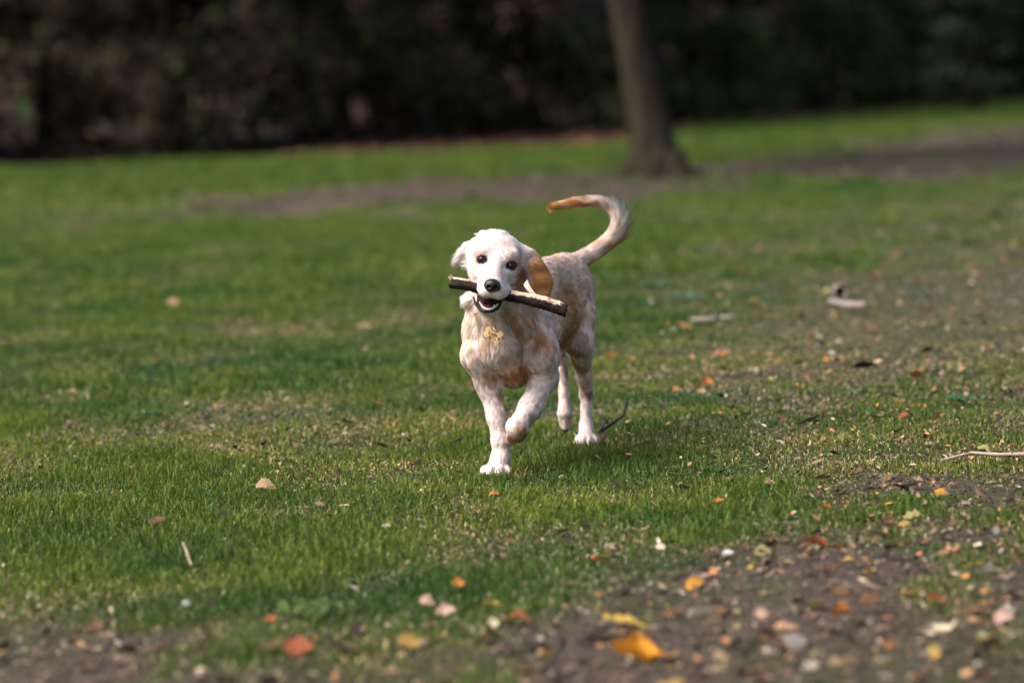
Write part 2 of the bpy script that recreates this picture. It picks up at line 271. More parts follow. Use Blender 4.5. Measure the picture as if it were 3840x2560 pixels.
LEAVES=[
 (0.171,4.797,0.0913,'curl','flame','large curled orange leaf on bare soil nearest the camera'),
 (0.174,5.083,0.0787,'long','yellow','long narrow yellow leaf lying just behind the large curled orange leaf'),
 (0.031,4.868,0.0258,'oval','tan','rounded tan leaf on dark soil left of the large curled orange leaf'),
 (0.440,5.005,0.0376,'oval','peach','upright peach coloured oval leaf in the dirt right of the long yellow leaf'),
 (0.498,5.173,0.0504,'oval','olive','tilted olive and tan leaf beside a grass tuft on bare soil'),
 (0.544,5.129,0.0340,'oval','orange','short orange leaf right of the tilted olive leaf'),
 (0.313,5.425,0.0336,'oval','amber','amber leaf on thin grass behind the pale leaf scraps'),
 (0.694,4.948,0.0569,'curl','cream','cream coloured leaf curled into an S on the soil at far right'),
 (0.716,5.177,0.0321,'oval','rust','rust red leaf standing behind the cream S shaped leaf'),
 (0.914,6.475,0.0286,'oval','amber','small amber leaf upright at the edge of the bare grey soil'),
 (0.844,5.393,0.0453,'lobed','pale','pale torn leaf on the soil near the right edge'),
 (0.594,4.820,0.0235,'oval','orange','bright orange leaf chip between brown litter at lower right'),
 (0.649,4.733,0.0230,'round','yellow','round yellow leaf on soil below the cream S shaped leaf'),
 (0.764,5.074,0.0314,'lobed','brown','brown crumpled leaf right of the rust red leaf'),
 (0.804,4.999,0.0332,'oval','pink','pinkish leaf on soil at the far right edge'),
 (0.447,4.662,0.0309,'lobed','pale','pale grey lobed leaf on dark soil at the bottom edge'),
 (0.493,4.695,0.0332,'oval','tan','tan leaf lying flat right of the pale grey lobed leaf'),
 (0.571,4.669,0.0454,'long','olive','long greenish tan leaf slanting across the soil at lower right'),
 (0.679,4.581,0.0223,'oval','peach','peach leaf standing in the soil at the bottom right'),
 (0.705,4.567,0.0222,'oval','rust','rusty orange leaf right beside the bottom right peach leaf'),
 (0.245,6.129,0.0407,'long','pink','flat pinkish strip of leaf in thin grass'),
 (0.549,6.124,0.0217,'lobed','white','white leaf scrap by a dark twig on the worn ground'),
 (0.396,5.760,0.0280,'oval','white','whitish leaf flake in mossy grass'),
 (0.304,5.155,0.0411,'lobed','pale','pale green grey leaf flake on soil in front of the amber leaf'),
 (0.410,5.139,0.0273,'lobed','pink','pale pink crumpled leaf left of the tilted olive leaf'),
 (0.368,4.845,0.0214,'round','green','fallen green leaf on the soil below the upright peach leaf'),
 (0.168,5.850,0.0259,'oval','yellow','dull yellow leaf in the grass left of an orange one'),
 (0.143,5.761,0.0229,'oval','orange','orange leaf right in front of the dull yellow leaf'),
 (0.434,5.617,0.0224,'oval','yellow','yellow leaf lying on mossy grass before the worn ground'),
 (0.362,5.850,0.0181,'round','yellow','tiny round yellow leaf behind the whitish flake'),
 (0.274,5.888,0.0208,'round','cream','round cream leaf in grass before the pinkish strip'),
 (0.178,6.625,0.0293,'long','orange','orange brown leaf strip in the grass in front of the hind paw'),
 (0.455,6.524,0.0127,'oval','peach','small upright peach leaf in grass right of the dog'),
 (0.429,6.424,0.0256,'oval','orange','flat orange leaf near the small upright peach leaf'),
 (0.648,6.323,0.0308,'lobed','orange','jagged orange brown leaf at the border of grass and worn ground'),
 (0.726,5.943,0.0168,'oval','peach','peach leaf on the bare grey soil'),
 (0.506,6.008,0.0159,'oval','pink','pink leaf flake left of the white leaf scrap'),
 (0.691,9.988,0.0442,'oval','orange','tilted orange leaf in the grass right of the hind legs'),
 (0.582,9.056,0.0401,'lobed','orange','jagged orange leaf in the grass right of the hind paw'),
 (0.552,8.582,0.0258,'curl','cream','cream cupped leaf just in front of the jagged orange leaf'),
 (0.334,10.092,0.0357,'oval','orange','orange leaf close behind the dog next to its hind leg'),
 (1.063,13.744,0.0389,'oval','rust','blurred rusty leaf in the grass far behind the dog at right'),
 (0.447,9.352,0.0265,'lobed','white','white petal like leaf scrap right of the hind leg'),
 (1.203,8.992,0.0477,'curl','rust','curled rust orange leaf on the right side of the field'),
 (0.667,9.060,0.0160,'round','mauve','small mauve leaf in the grass behind the cream cupped leaf'),
 (0.682,9.527,0.0202,'oval','orange','small orange leaf behind the mauve leaf'),
 (0.791,9.521,0.0169,'oval','pale','small pale leaf upright in the grass right of the orange ones'),
 (1.049,9.862,0.0262,'oval','white','white leaf fleck behind the small pale leaf'),
 (1.289,9.020,0.0176,'round','mauve','mauve leaf fleck beside the curled rust orange leaf'),
 (1.352,9.050,0.0240,'oval','peach','peach leaf fleck at right of the mauve fleck'),
 (0.481,8.877,0.0251,'oval','orange','thin orange leaf in grass nearer the hind paw'),
 (-1.478,13.236,0.0562,'oval','peach','blurred peach leaf alone in the green grass at left'),
 (-1.070,10.586,0.0319,'round','grey','grey leaf in the grass at left behind the lush patch'),
 (-0.560,11.695,0.0414,'oval','tan','blurred tan leaf in grass behind the dog at left'),
 (-0.911,8.920,0.0205,'lobed','pale','pale leaf scrap behind the lush green patch'),
 (-0.758,8.873,0.0220,'oval','pink','pink leaf standing in the lush green patch'),
 (-0.392,8.724,0.0340,'long','orange','bright orange leaf lying flat in grass left of the planted foreleg'),
 (-0.468,8.121,0.0244,'curl','cream','cream cupped leaf with orange stalk in the grass left of the dog'),
 (-1.573,9.297,0.0197,'oval','orange','small orange leaf at the left edge of the field'),
 (-0.593,7.039,0.0461,'oval','tan','large crisp tan leaf with dark veins in sharp grass at left'),
 (-0.958,7.534,0.0227,'lobed','rust','rust orange lobed leaf in the grass at left'),
 (-0.932,7.246,0.0218,'oval','amber','amber leaf half hidden in grass in front of the rust lobed leaf'),
 (-0.359,7.238,0.0295,'long','peach','slim peach leaf leaning in grass just left of the planted paw'),
 (-0.525,6.554,0.0255,'oval','pink','flat pink leaf in front of the large crisp tan leaf'),
 (-0.225,6.842,0.0182,'round','yellow','bright yellow leaf in grass in front of the planted paw'),
 (-0.055,6.699,0.0237,'oval','orange','bright orange leaf in grass before the planted paw'),
 (-0.280,6.276,0.0211,'oval','cream','cream oval leaf in blurred grass below the yellow leaf'),
 (-0.445,5.266,0.0256,'oval','rust','dark red brown leaf in the blurred foreground grass'),
 (-0.171,5.342,0.0284,'oval','pink','pinkish curled leaf, farther one of a foreground pair'),
 (-0.137,5.243,0.0325,'oval','pink','pinkish curled leaf, nearer one of a foreground pair'),
 (-0.117,5.514,0.0268,'oval','orange','orange leaf in grass behind the pinkish pair'),
 (-0.052,5.323,0.0212,'round','yellow','blurred yellow leaf right of the pinkish pair'),
 (-0.619,5.478,0.0175,'round','white','white round leaf in blurred grass at left'),
 (-0.936,5.650,0.0130,'oval','white','small white leaf at the lower left edge'),
 (-0.219,4.784,0.0381,'long','tan','tan long leaf on dark soil at the bottom middle'),
 (-0.529,4.837,0.0171,'round','cream','round cream leaf on dark soil at the bottom left'),
 (-0.054,5.139,0.0209,'round','cream','round cream leaf on soil under the blurred yellow leaf'),
 (-0.193,4.968,0.0396,'lobed','ochre','dull ochre leaf mixed with soil behind the tan long leaf'),
 (-0.032,7.268,0.0167,'round','mauve','small mauve leaf curled against the planted paw'),
 (-0.787,6.484,0.0402,'oval','brown','brown dead leaf lying in the green grass at left'),
]
CHIP_A=(1.226,11.523)
CHIP_B=(1.334,11.279)
PALE_A=(0.673,11.227)
PALE_B=(0.765,11.165)
PALE_C=(0.781,11.205)
PALE_D=(0.839,11.199)
RINGLOG=(1.322,12.055)
TWIG_A=(0.988,6.984)
TWIG_M=(1.067,7.041)
TWIG_B=(1.183,6.951)
BLK_A=(0.218,7.823)
BLK_B=(0.294,8.262)
BLK2=(0.228,8.000)
STALK_A=(-0.687,6.085)
STALK_B=(-0.655,5.925)
DTW_A=(-0.172,7.819)
DTW_B=(-0.102,7.852)
DTW2_A=(0.734,7.809)
DTW2_B=(0.800,7.906)
TREE=(1.358,27.219)
WEED1=(1.222,8.248)
WEED2=(0.722,12.236)
WEED3=(1.029,15.608)
WEED4=(1.672,12.187)
WEED5=(-1.061,8.757)
WEED6=(0.962,8.510)
WEED7=(0.655,13.227)
WEED8=(-0.361,5.276)
# ------------------------------------------------------------------ helpers
def tag(o, label=None, cat=None, group=None, kind=None):
    if label: o['label'] = label
    if cat: o['category'] = cat
    if group: o['group'] = group
    if kind: o['kind'] = kind
    return o
def link(name, data, parent=None):
    o = bpy.data.objects.new(name, data); COL.objects.link(o)
    if parent: o.parent = parent
    return o
def empty(name, loc):
    o = bpy.data.objects.new(name, None); COL.objects.link(o); o.location = loc; o.empty_display_size = .1
    return o
def np_mesh(name, V, quads=None, tris=None, mat=None, smooth=True, colors=None):
    V = np.asarray(V, np.float32)
    me = bpy.data.meshes.new(name)
    q = np.zeros((0, 4), np.int32) if quads is None else np.asarray(quads, np.int32)
    t = np.zeros((0, 3), np.int32) if tris is None else np.asarray(tris, np.int32)
    me.vertices.add(len(V)); me.vertices.foreach_set('co', V.ravel())
    nl = q.size + t.size
    me.loops.add(nl); me.loops.foreach_set('vertex_index', np.concatenate([q.ravel(), t.ravel()]))
    me.polygons.add(len(q) + len(t))
    st = np.concatenate([np.arange(len(q))*4, q.size + np.arange(len(t))*3]).astype(np.int32)
    me.polygons.foreach_set('loop_start', st)
    me.update(calc_edges=True)
    me.polygons.foreach_set('use_smooth', np.full(len(q)+len(t), smooth, bool))
    if colors is not None:
        a = me.attributes.new('tint', 'FLOAT_COLOR', 'POINT')
        c = np.ones((len(V), 4), np.float32); c[:, :3] = colors
        a.data.foreach_set('color', c.ravel())
    if mat: me.materials.append(mat)
    me.validate()
    return me
_T = np.random.default_rng(77).random((8, 256, 256)).astype(np.float32)
def vn(x, y, s, k=0):
    "value noise in 0..1, feature size s"
    x = np.asarray(x, float)/s + 37.3*k + 1000; y = np.asarray(y, float)/s + 11.7*k + 1000
    xi = np.floor(x).astype(int); yi = np.floor(y).astype(int)
    fx = x-xi; fy = y-yi; fx = fx*fx*(3-2*fx); fy = fy*fy*(3-2*fy)
    T = _T[k % 8]; a = xi & 255; b = yi & 255; a1 = (a+1) & 255; b1 = (b+1) & 255
    return (T[a, b]*(1-fx)+T[a1, b]*fx)*(1-fy) + (T[a, b1]*(1-fx)+T[a1, b1]*fx)*fy
def sstep(a, b, x):
    t = np.clip((x-a)/(b-a), 0, 1); return t*t*(3-2*t)
def mat(name, rough=.8, spec=.3):
    m = bpy.data.materials.new(name); m.use_nodes = True
    b = m.node_tree.nodes['Principled BSDF']
    b.inputs['Roughness'].default_value = rough; b.inputs['Specular IOR Level'].default_value = spec
    return m, m.node_tree, b
def mixrgb(nt, fac, a, b, mode='MIX'):
    n = nt.nodes.new('ShaderNodeMix'); n.data_type = 'RGBA'; n.blend_type = mode
    for i, v in ((0, fac), (6, a), (7, b)):
        if hasattr(v, 'links') or hasattr(v, 'is_linked'): nt.links.new(v, n.inputs[i])
        else: n.inputs[i].default_value = v if i == 0 else (*v, 1)
    return n.outputs[2]
def noise(nt, scale, detail=4, coord='Object', rough=.6):
    tc = nt.nodes.new('ShaderNodeTexCoord'); n = nt.nodes.new('ShaderNodeTexNoise')
    n.inputs['Scale'].default_value = scale; n.inputs['Detail'].default_value = detail; n.inputs['Roughness'].default_value = rough
    nt.links.new(tc.outputs[coord], n.inputs['Vector']); return n.outputs['Fac']
def ramp(nt, fac, stops):
    r = nt.nodes.new('ShaderNodeValToRGB'); nt.links.new(fac, r.inputs[0])
    e = r.color_ramp.elements
    while len(e) < len(stops): e.new(.5)
    for s, (p, c) in zip(e, stops): s.position = p; s.color = (*c, 1)
    return r.outputs[0]
def bump(nt, b, h, strength, dist=.01):
    n = nt.nodes.new('ShaderNodeBump'); n.inputs['Strength'].default_value = strength; n.inputs['Distance'].default_value = dist
    nt.links.new(h, n.inputs['Height']); nt.links.new(n.outputs[0], b.inputs['Normal'])
def attr(nt, name):
    a = nt.nodes.new('ShaderNodeAttribute'); a.attribute_name = name; return a.outputs['Color']
def tint_mat(name, rough=.6, spec=.3, translucent=0):
    m, nt, b = mat(name, rough, spec)
    c = attr(nt, 'tint'); nt.links.new(c, b.inputs['Base Color'])
    if translucent:
        t = nt.nodes.new('ShaderNodeBsdfTranslucent'); nt.links.new(c, t.inputs['Color'])
        mx = nt.nodes.new('ShaderNodeMixShader'); mx.inputs[0].default_value = translucent
        nt.links.new(b.outputs[0], mx.inputs[1]); nt.links.new(t.outputs[0], mx.inputs[2])
        nt.links.new(mx.outputs[0], nt.nodes['Material Output'].inputs['Surface'])
    return m

# ------------------------------------------------------------------ terrain
PATH = np.array([(-4.5, 22.5, 5.5), (-3.2, 24.2, 6.4), (-1., 26.0, 7.6), (.55, 26.8, 8.4), (1.4, 27.4, 9.6), (2.8, 29.3, 10), (3.7, 30.2, 12), (4.8, 31.4, 15), (5.8, 33, 18), (9, 36, 22), (14, 40, 25)])
EDGE = np.array([(-60, 44.), (-7.3, 43.5), (1.4, 40.6), (2.2, 44.), (3.35, 52.), (10.7, 65.), (20, 76), (70, 120)])
def edge_y(x): return np.interp(x, EDGE[:, 0], EDGE[:, 1])
def height(x, y):
    x = np.asarray(x, float); y = np.asarray(y, float)
    h = (vn(x, y, .9, 1)-.5)*.018 + (vn(x, y, .22, 2)-.5)*.012
    far = np.clip(y-edge_y(x)-26, 0, 60)
    h = h + 5.5*sstep(0, 22, far)                          # added bank rising behind the trees, keeps sky from showing through
    return h
def dirt_near(x, y):
    b = np.interp(x, [-1.2, -.9, -.65, -.35, -.16, .16, .44, .68, .9, 1.15, 2.5], [5.1, 5.2, 5.05, 5.12, 5.22, 5.4, 5.65, 6.1, 6.45, 6.6, 6.7])
    return sstep(.55, -.65, y - b + (vn(x, y, .35, 3)-.5)*1.3 + (vn(x, y, .12, 4)-.5)*.7)
def path_far(x, y):
    c = np.interp(x, PATH[:, 0], PATH[:, 1]); w = np.interp(x, PATH[:, 0], PATH[:, 2])
    d = np.abs(y-c)/(w*.5)
    d = d + (vn(x*1.0, y*.35, .5, 5)-.5)*.7
    p = sstep(1.15, .55, d)*sstep(-4.8, -1.5, x + (vn(x, y, 1, 2)-.5))
    return p*.95
def lush(x, y):
    x = np.asarray(x, float); y = np.asarray(y, float)
    sc = 1+np.clip((y-10)/20, 0, 2)
    g = .54 + .75*(vn(x, y/2.2, .55, 0)-.5) + .75*(vn(x, y/1.6, .16, 6)-.5) + .35*(vn(x/sc, y/3/sc, 1.2, 7)-.5)
    right = sstep(.15, 1.25, (x)/(np.maximum(y, 4)/7.2)) * sstep(24, 16, y)
    g = g - (.26+.36*sstep(8, 11, y))*right + .12*sstep(.1, -.6, x)*sstep(5.6, 6.6, y)*sstep(14, 9, y) + .16*sstep(26, 36, y) - .05*sstep(6.4, 5.3, y)
    g = g - .10*np.exp(-((x+.55)/.35)**2-((y-7.05)/.12)**2)
    g = g - .62*dirt_near(x, y)*sstep(.72, .42, .55*vn(x, y/2, .22, 1)+.45*vn(x, y/2, .09, 2)) - .75*path_far(x, y)
    return np.clip(g, 0, 1)
def axis(a0, pos, g, n):
    v = [a0]; s = pos
    for _ in range(n): v.append(v[-1]+s); s *= g
    return v
ys = np.array(sorted(set([-60, -30, -12, -4, 0, 2, 3] + list(np.arange(3.6, 12, .05)) + list(np.arange(12, 50, .2)) + list(np.arange(50, 130, 1.2)) + [140, 170, 220, 300, 450, 700])))
xs = np.concatenate([[-500, -260, -140, -80, -50], np.arange(-34, -14, 1.), np.arange(-14, -3, .3), np.arange(-3, 3, .05), np.arange(3, 18, .3), np.arange(18, 40, 1.), [50, 80, 140, 260, 500]])
GX, GY = np.meshgrid(xs, ys)
GZ = height(GX, GY)
L = lush(GX, GY); PF = path_far(GX, GY); DN = dirt_near(GX, GY)
wood = sstep(-.6, .9, GY-edge_y(GX) + (vn(GX, GY, .8, 4)-.5)*1.6)
gn = GX.shape[1]
idx = np.arange(GX.size).reshape(GX.shape)
quads = np.stack([idx[:-1, :-1], idx[:-1, 1:], idx[1:, 1:], idx[1:, :-1]], -1).reshape(-1, 4)
m_ground, nt, b = mat("soil_and_turf", .95, .15)
a = nt.nodes.new('ShaderNodeAttribute'); a.attribute_name = 'tint'
sp = nt.nodes.new('ShaderNodeSeparateColor'); nt.links.new(a.outputs['Color'], sp.inputs[0])
soil = ramp(nt, noise(nt, 26, 8, rough=.75), [(.25, (.030, .022, .017)), (.5, (.088, .066, .053)), (.72, (.18, .142, .115)), (.9, (.34, .29, .24))])
turf = ramp(nt, noise(nt, 14, 8, rough=.75), [(.25, (.026, .032, .011)), (.5, (.052, .066, .018)), (.75, (.10, .095, .038))])
fturf = ramp(nt, noise(nt, 1.4, 8, rough=.7), [(.25, (.06, .078, .014)), (.5, (.088, .11, .02)), (.8, (.12, .125, .038))])
t2 = mixrgb(nt, sp.outputs['Blue'], turf, fturf)
c1 = mixrgb(nt, sp.outputs['Red'], soil, t2)
litter = ramp(nt, noise(nt, 5, 8, rough=.8), [(.3, (.012, .007, .005)), (.5, (.03, .017, .011)), (.7, (.06, .032, .019))])  # wood floor litter; its dark tone doubles as shade on the far path
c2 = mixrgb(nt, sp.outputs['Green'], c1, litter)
nt.links.new(c2, b.inputs['Base Color'])
bump(nt, b, noise(nt, 55, 6, rough=.8), .8, .02)
cols = np.stack([np.clip(L*1.25+(.6-.25*sstep(1, 2.4, GX*12/np.maximum(GY, 4))*sstep(8, 11, GY))*(1-np.maximum(DN, PF))+DN*.5*sstep(.45, .75, vn(GX, GY/2, .35, 3)), 0, 1), np.clip(wood+.55*PF*sstep(.2, .7, vn(GX, GY/2, .9, 2)), 0, 1), sstep(13, 26, GY)], -1).reshape(-1, 3)  # green: wood floor, plus shade painted over the far path as litter
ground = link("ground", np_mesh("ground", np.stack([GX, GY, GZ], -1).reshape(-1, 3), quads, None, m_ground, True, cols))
tag(ground, "flat park field of turf and bare soil running back to the wood", None, None, "structure")

# ------------------------------------------------------------------ grass
m_grass = tint_mat("grass_blades", .55, .25, .35)
def blades(x, y, ln, wd, lean, colr, tipc):
    n = len(x); z = height(x, y)
    az = rng.uniform(0, 2*np.pi, n); fz = rng.uniform(0, 2*np.pi, n)
    dx, dy = np.cos(az), np.sin(az); sx, sy = np.cos(fz)*wd*.5, np.sin(fz)*wd*.5
    V = np.zeros((n, 5, 3), np.float32)
    mid = ln*(.55); mz = mid*np.cos(lean*.5); mh = mid*np.sin(lean*.5)
    tz = mz + (ln-mid)*np.cos(lean*1.5); th = mh + (ln-mid)*np.sin(lean*1.5)
    V[:, 0] = np.stack([x-sx, y-sy, z-.004], -1); V[:, 1] = np.stack([x+sx, y+sy, z-.004], -1)
    V[:, 2] = np.stack([x+dx*mh-sx*.8, y+dy*mh-sy*.8, z+mz], -1); V[:, 3] = np.stack([x+dx*mh+sx*.8, y+dy*mh+sy*.8, z+mz], -1)
    V[:, 4] = np.stack([x+dx*th, y+dy*th, z+np.maximum(tz, .002)], -1)
    i = (np.arange(n)*5)[:, None]
    C = np.repeat(colr[:, None], 5, 1); C[:, 4] = tipc
    return V.reshape(-1, 3), i+np.array([0, 1, 3, 2]), i+np.array([2, 3, 4]), C.reshape(-1, 3)
G_LUSH = np.array([(.058, .112, .011), (.086, .142, .016), (.122, .178, .029), (.045, .089, .015)])
G_DRY = np.array([(.24, .23, .085), (.38, .32, .16), (.16, .13, .06), (.52, .46, .28), (.19, .20, .06), (.10, .07, .04)])
def scatter(y0, y1, dens, ln0, ln1, wd, side, seed, far=0., wing=.3):
    r = np.random.default_rng(seed)
    n = int((.17*(y1*y1-y0*y0)+2*side*(y1-y0))*dens)
    y = np.sqrt(r.uniform(y0*y0, y1*y1, n)); x = r.uniform(-1, 1, n)*(.172*y+side)
    g = lush(x, y)
    bare = np.maximum(dirt_near(x, y), path_far(x, y))
    off_frame = np.abs(x) > .172*y+wing; wide = np.where(off_frame, 1.7, 1.)
    keep = (r.random(n) < np.clip(g*1.1+.42*(1-bare), 0, 1)*np.where(off_frame, .38, 1)) & (y < edge_y(x)+.4*r.standard_normal(n))
    x, y, g, wide = x[keep], y[keep], g[keep], wide[keep]; n = len(x)
    dry = r.random(n) > np.clip(.04+.95*g + .5*(vn(x, y, .3, 5)-.5) - .34*sstep(.1, 1.0, x/(y/7.2))*sstep(9, 12, y)*sstep(26, 22, y), .12, .93)
    if far: dry &= r.random(n) > .55
    k = r.integers(0, 4, n); kd = r.integers(0, 6, n)
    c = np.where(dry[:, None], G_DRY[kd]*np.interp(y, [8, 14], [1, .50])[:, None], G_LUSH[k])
    yl = (.65*vn(x, y, .25, 3)+.35*vn(x, y, 1.1, 6))[:, None]     # yellower and bluer greens in drifts
    c = c*(1+(yl-.5)*np.array([1.6, .85, .5]))*r.uniform(.6, 1.35, (n, 1))
    ln = r.uniform(ln0, ln1, n)*(.5+.75*g)*np.where(dry, .75, 1)
    lean = np.where(dry, r.uniform(.8, 1.65, n), r.uniform(.15, 1.35, n))
    return blades(x, y, ln, wd*wide*r.uniform(.7, 1.3, n), lean, c, c*np.array([1.3, 1.22, 1.2]))
Vs, Qs, Ts, Cs, off = [], [], [], [], 0
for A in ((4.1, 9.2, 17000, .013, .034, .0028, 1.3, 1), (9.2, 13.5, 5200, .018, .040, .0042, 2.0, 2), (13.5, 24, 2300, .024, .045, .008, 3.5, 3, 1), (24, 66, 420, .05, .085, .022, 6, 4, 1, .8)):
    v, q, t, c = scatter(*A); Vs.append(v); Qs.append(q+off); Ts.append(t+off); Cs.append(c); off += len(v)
# longer tufts the paws press into
for px, py in ((-.052, 7.06), (-.04, 7.075), (.172, 7.545), (.185, 7.55)):
    n = 90; x = px+rng.normal(0, .034, n); y = py-np.abs(rng.normal(0, .03, n)); c = np.where((rng.random(n) < .3)[:, None], G_DRY[rng.integers(0, 5, n)]*.8, G_LUSH[rng.integers(0, 4, n)])
    v, q, t, c = blades(x, y, rng.uniform(.018, .042, n), rng.uniform(.0022, .0034, n), rng.uniform(.1, .8, n), c, c*1.1); Vs.append(v); Qs.append(q+off); Ts.append(t+off); Cs.append(c); off += len(v)
grass = link("grass", np_mesh("grass", np.concatenate(Vs), np.concatenate(Qs), np.concatenate(Ts), m_grass, True, np.concatenate(Cs)))
tag(grass, "short patchy green grass growing over the whole field", "grass", None, "stuff")
del Vs, Qs, Ts, Cs
# crumbs of dead leaf, bark and dry straw: too many to count
def crumbs(n, y0, y1, side, size, seed, wpow, wpow_c=1.):
    r = np.random.default_rng(seed)
    y = np.sqrt(r.uniform(y0*y0, y1*y1, n)); x = r.uniform(-1, 1, n)*(.172*y+side)
    bare = (1-lush(x, y))*(.52+.48*np.maximum(dirt_near(x, y), path_far(x, y))); k = r.random(n) < np.clip(bare, .02, 1)**wpow
    x, y = x[k], y[k]; n = len(x); z = height(x, y)+r.uniform(.003, .012, n)
    az = r.uniform(0, 6.28, n); L_ = size*r.lognormal(0, .45, n); W_ = L_*r.uniform(.15, .7, n); tl = r.uniform(-.6, .6, n); rl = r.uniform(-.6, .6, n)
    u = np.stack([np.cos(az)*np.cos(tl), np.sin(az)*np.cos(tl), np.sin(tl)], -1); w = np.stack([-np.sin(az)*np.cos(rl), np.cos(az)*np.cos(rl), np.sin(rl)], -1)
    c0 = np.stack([x, y, z], -1); a_ = L_[:, None]*.5*u; b_ = W_[:, None]*.5*w
    V = np.stack([c0-a_, c0+b_*r.uniform(.6, 1.2, (n, 1))+[0, 0, .002], c0+a_, c0-b_*r.uniform(.6, 1.2, (n, 1))], 1).astype(np.float32)
    V[..., 2] = np.maximum(V[..., 2], height(V[..., 0], V[..., 1])+.001)
    if wpow < .2: x_keep = r.random(n) < np.clip(.2+.75*x/np.maximum(y, 1)*7, .08, 1); x, y, z, az, L_, W_, u, w, c0, a_, b_, V = x[x_keep], y[x_keep], z[x_keep], az[x_keep], L_[x_keep], W_[x_keep], u[x_keep], w[x_keep], c0[x_keep], a_[x_keep], b_[x_keep], V[x_keep]; n = len(x); V[..., 2] += .012
    pal = np.array([(.10, .065, .045), (.17, .12, .085), (.30, .24, .18), (.05, .032, .024), (.42, .35, .28), (.22, .12, .06), (.25, .20, .10)])*wpow_c
    if wpow < .2: pal = np.array([(.50, .22, .08), (.46, .30, .20), (.52, .44, .36), (.40, .18, .08), (.38, .29, .22), (.25, .12, .065), (.50, .33, .10)])
    C = pal[r.choice(7, n, p=[.28, .2, .09, .28, .03, .06, .06])]*r.uniform(.7, 1.3, (n, 1))
    return V.reshape(-1, 3), (np.arange(n)*4)[:, None]+np.arange(4), np.repeat(C, 4, 0)
Vs, Qs, Cs, off = [], [], [], 0
for A in ((52000, 4.1, 9.5, .3, .011, 21, .9), (3200, 4.1, 12, .3, .022, 22, 1.), (5200, 4.1, 9, .3, .026, 27, 1.6, .35), (420, 8.5, 21, .5, .05, 28, .25, .25), (4200, 4.3, 10, .3, .0105, 25, .1), (1500, 10, 16, .3, .018, 26, .1), (14000, 9.5, 20, .4, .022, 23, 1.5, .8), (9000, 20, 42, .5, .05, 24, 1.6, .5)):
    v, q, c = crumbs(*A); Vs.append(v); Qs.append(q+off); Cs.append(c); off += len(v)
lit = link("leaf_litter", np_mesh("leaf_litter", np.concatenate(Vs), np.concatenate(Qs), None, tint_mat("litter_crumbs", .8, .2), False, np.concatenate(Cs)))
tag(lit, "fine crumbs of dead leaf, bark and straw on the ground", "leaf litter", None, "stuff")

# ------------------------------------------------------------------ wood behind the field
def bark_mat(name, dark, light, sc=14):
    m, nt, b = mat(name, .9, .15)
    tc = nt.nodes.new('ShaderNodeTexCoord'); mp = nt.nodes.new('ShaderNodeMapping'); mp.inputs['Scale'].default_value = (1, 1, .22)
    nt.links.new(tc.outputs['Object'], mp.inputs[0])
    n = nt.nodes.new('ShaderNodeTexNoise'); n.inputs['Scale'].default_value = sc; n.inputs['Detail'].default_value = 8; n.inputs['Roughness'].default_value = .7
    nt.links.new(mp.outputs[0], n.inputs['Vector'])
    nt.links.new(ramp(nt, n.outputs['Fac'], [(.3, dark), (.7, light)]), b.inputs['Base Color'])
    bump(nt, b, n.outputs['Fac'], 1., .04); return m
m_bark_big = bark_mat("bark_grey_brown", (.006, .0045, .0035), (.056, .043, .028), 4.5)
m_bark = bark_mat("bark_brown", (.012, .009, .007), (.045, .034, .026))
m_bark_pale = bark_mat("bark_pale", (.03, .022, .019), (.095, .07, .058))
def tube(pts, rad, seg=14, flare=None, seed=0, rough=.05):
    "V, quads of a tapered tube through pts"
    r = np.random.default_rng(seed); pts = np.asarray(pts, float); n = len(pts)
    T = np.gradient(pts, axis=0); T /= np.linalg.norm(T, axis=1)[:, None]
    ref = np.array([1., 0, 0]) if abs(T[0, 0]) < .8 else np.array([0, 1., 0])
    U = np.cross(T, ref); U /= np.linalg.norm(U, axis=1)[:, None]; W = np.cross(T, U)
    th = np.linspace(0, 2*np.pi, seg, endpoint=False)
    R = np.asarray(rad)[:, None]*(1+rough*r.standard_normal((n, seg)))
    if flare is not None: R = R*(1+flare[:, None]*(np.abs(np.cos(th*2.5+.7))**1.5)[None])
    V = pts[:, None]+R[..., None]*(np.cos(th)[None, :, None]*U[:, None]+np.sin(th)[None, :, None]*W[:, None])
    i = np.arange(n-1)[:, None]*seg; j = np.arange(seg)[None]; j2 = (j+1) % seg
    Q = np.stack([i+j, i+j2, i+seg+j2, i+seg+j], -1).reshape(-1, 4)
    V = V.reshape(-1, 3); e0, e1 = len(V), len(V)+1
    V = np.concatenate([V, pts[:1], pts[-1:]])
    Tt = [(e0, k2, k) for k, k2 in zip(range(seg), list(range(1, seg))+[0])]
    o = (n-1)*seg; Tt += [(e1, o+k, o+k2) for k, k2 in zip(range(seg), list(range(1, seg))+[0])]
    return V, Q, np.array(Tt)
def tubes_mesh(name, specs, m):
    Vs, Qs, Ts, off = [], [], [], 0
    for s in specs:
        v, q, t = tube(**s); Vs.append(v); Qs.append(q+off); Ts.append(t+off); off += len(v)
    return np_mesh(name, np.concatenate(Vs), np.concatenate(Qs), np.concatenate(Ts), m)
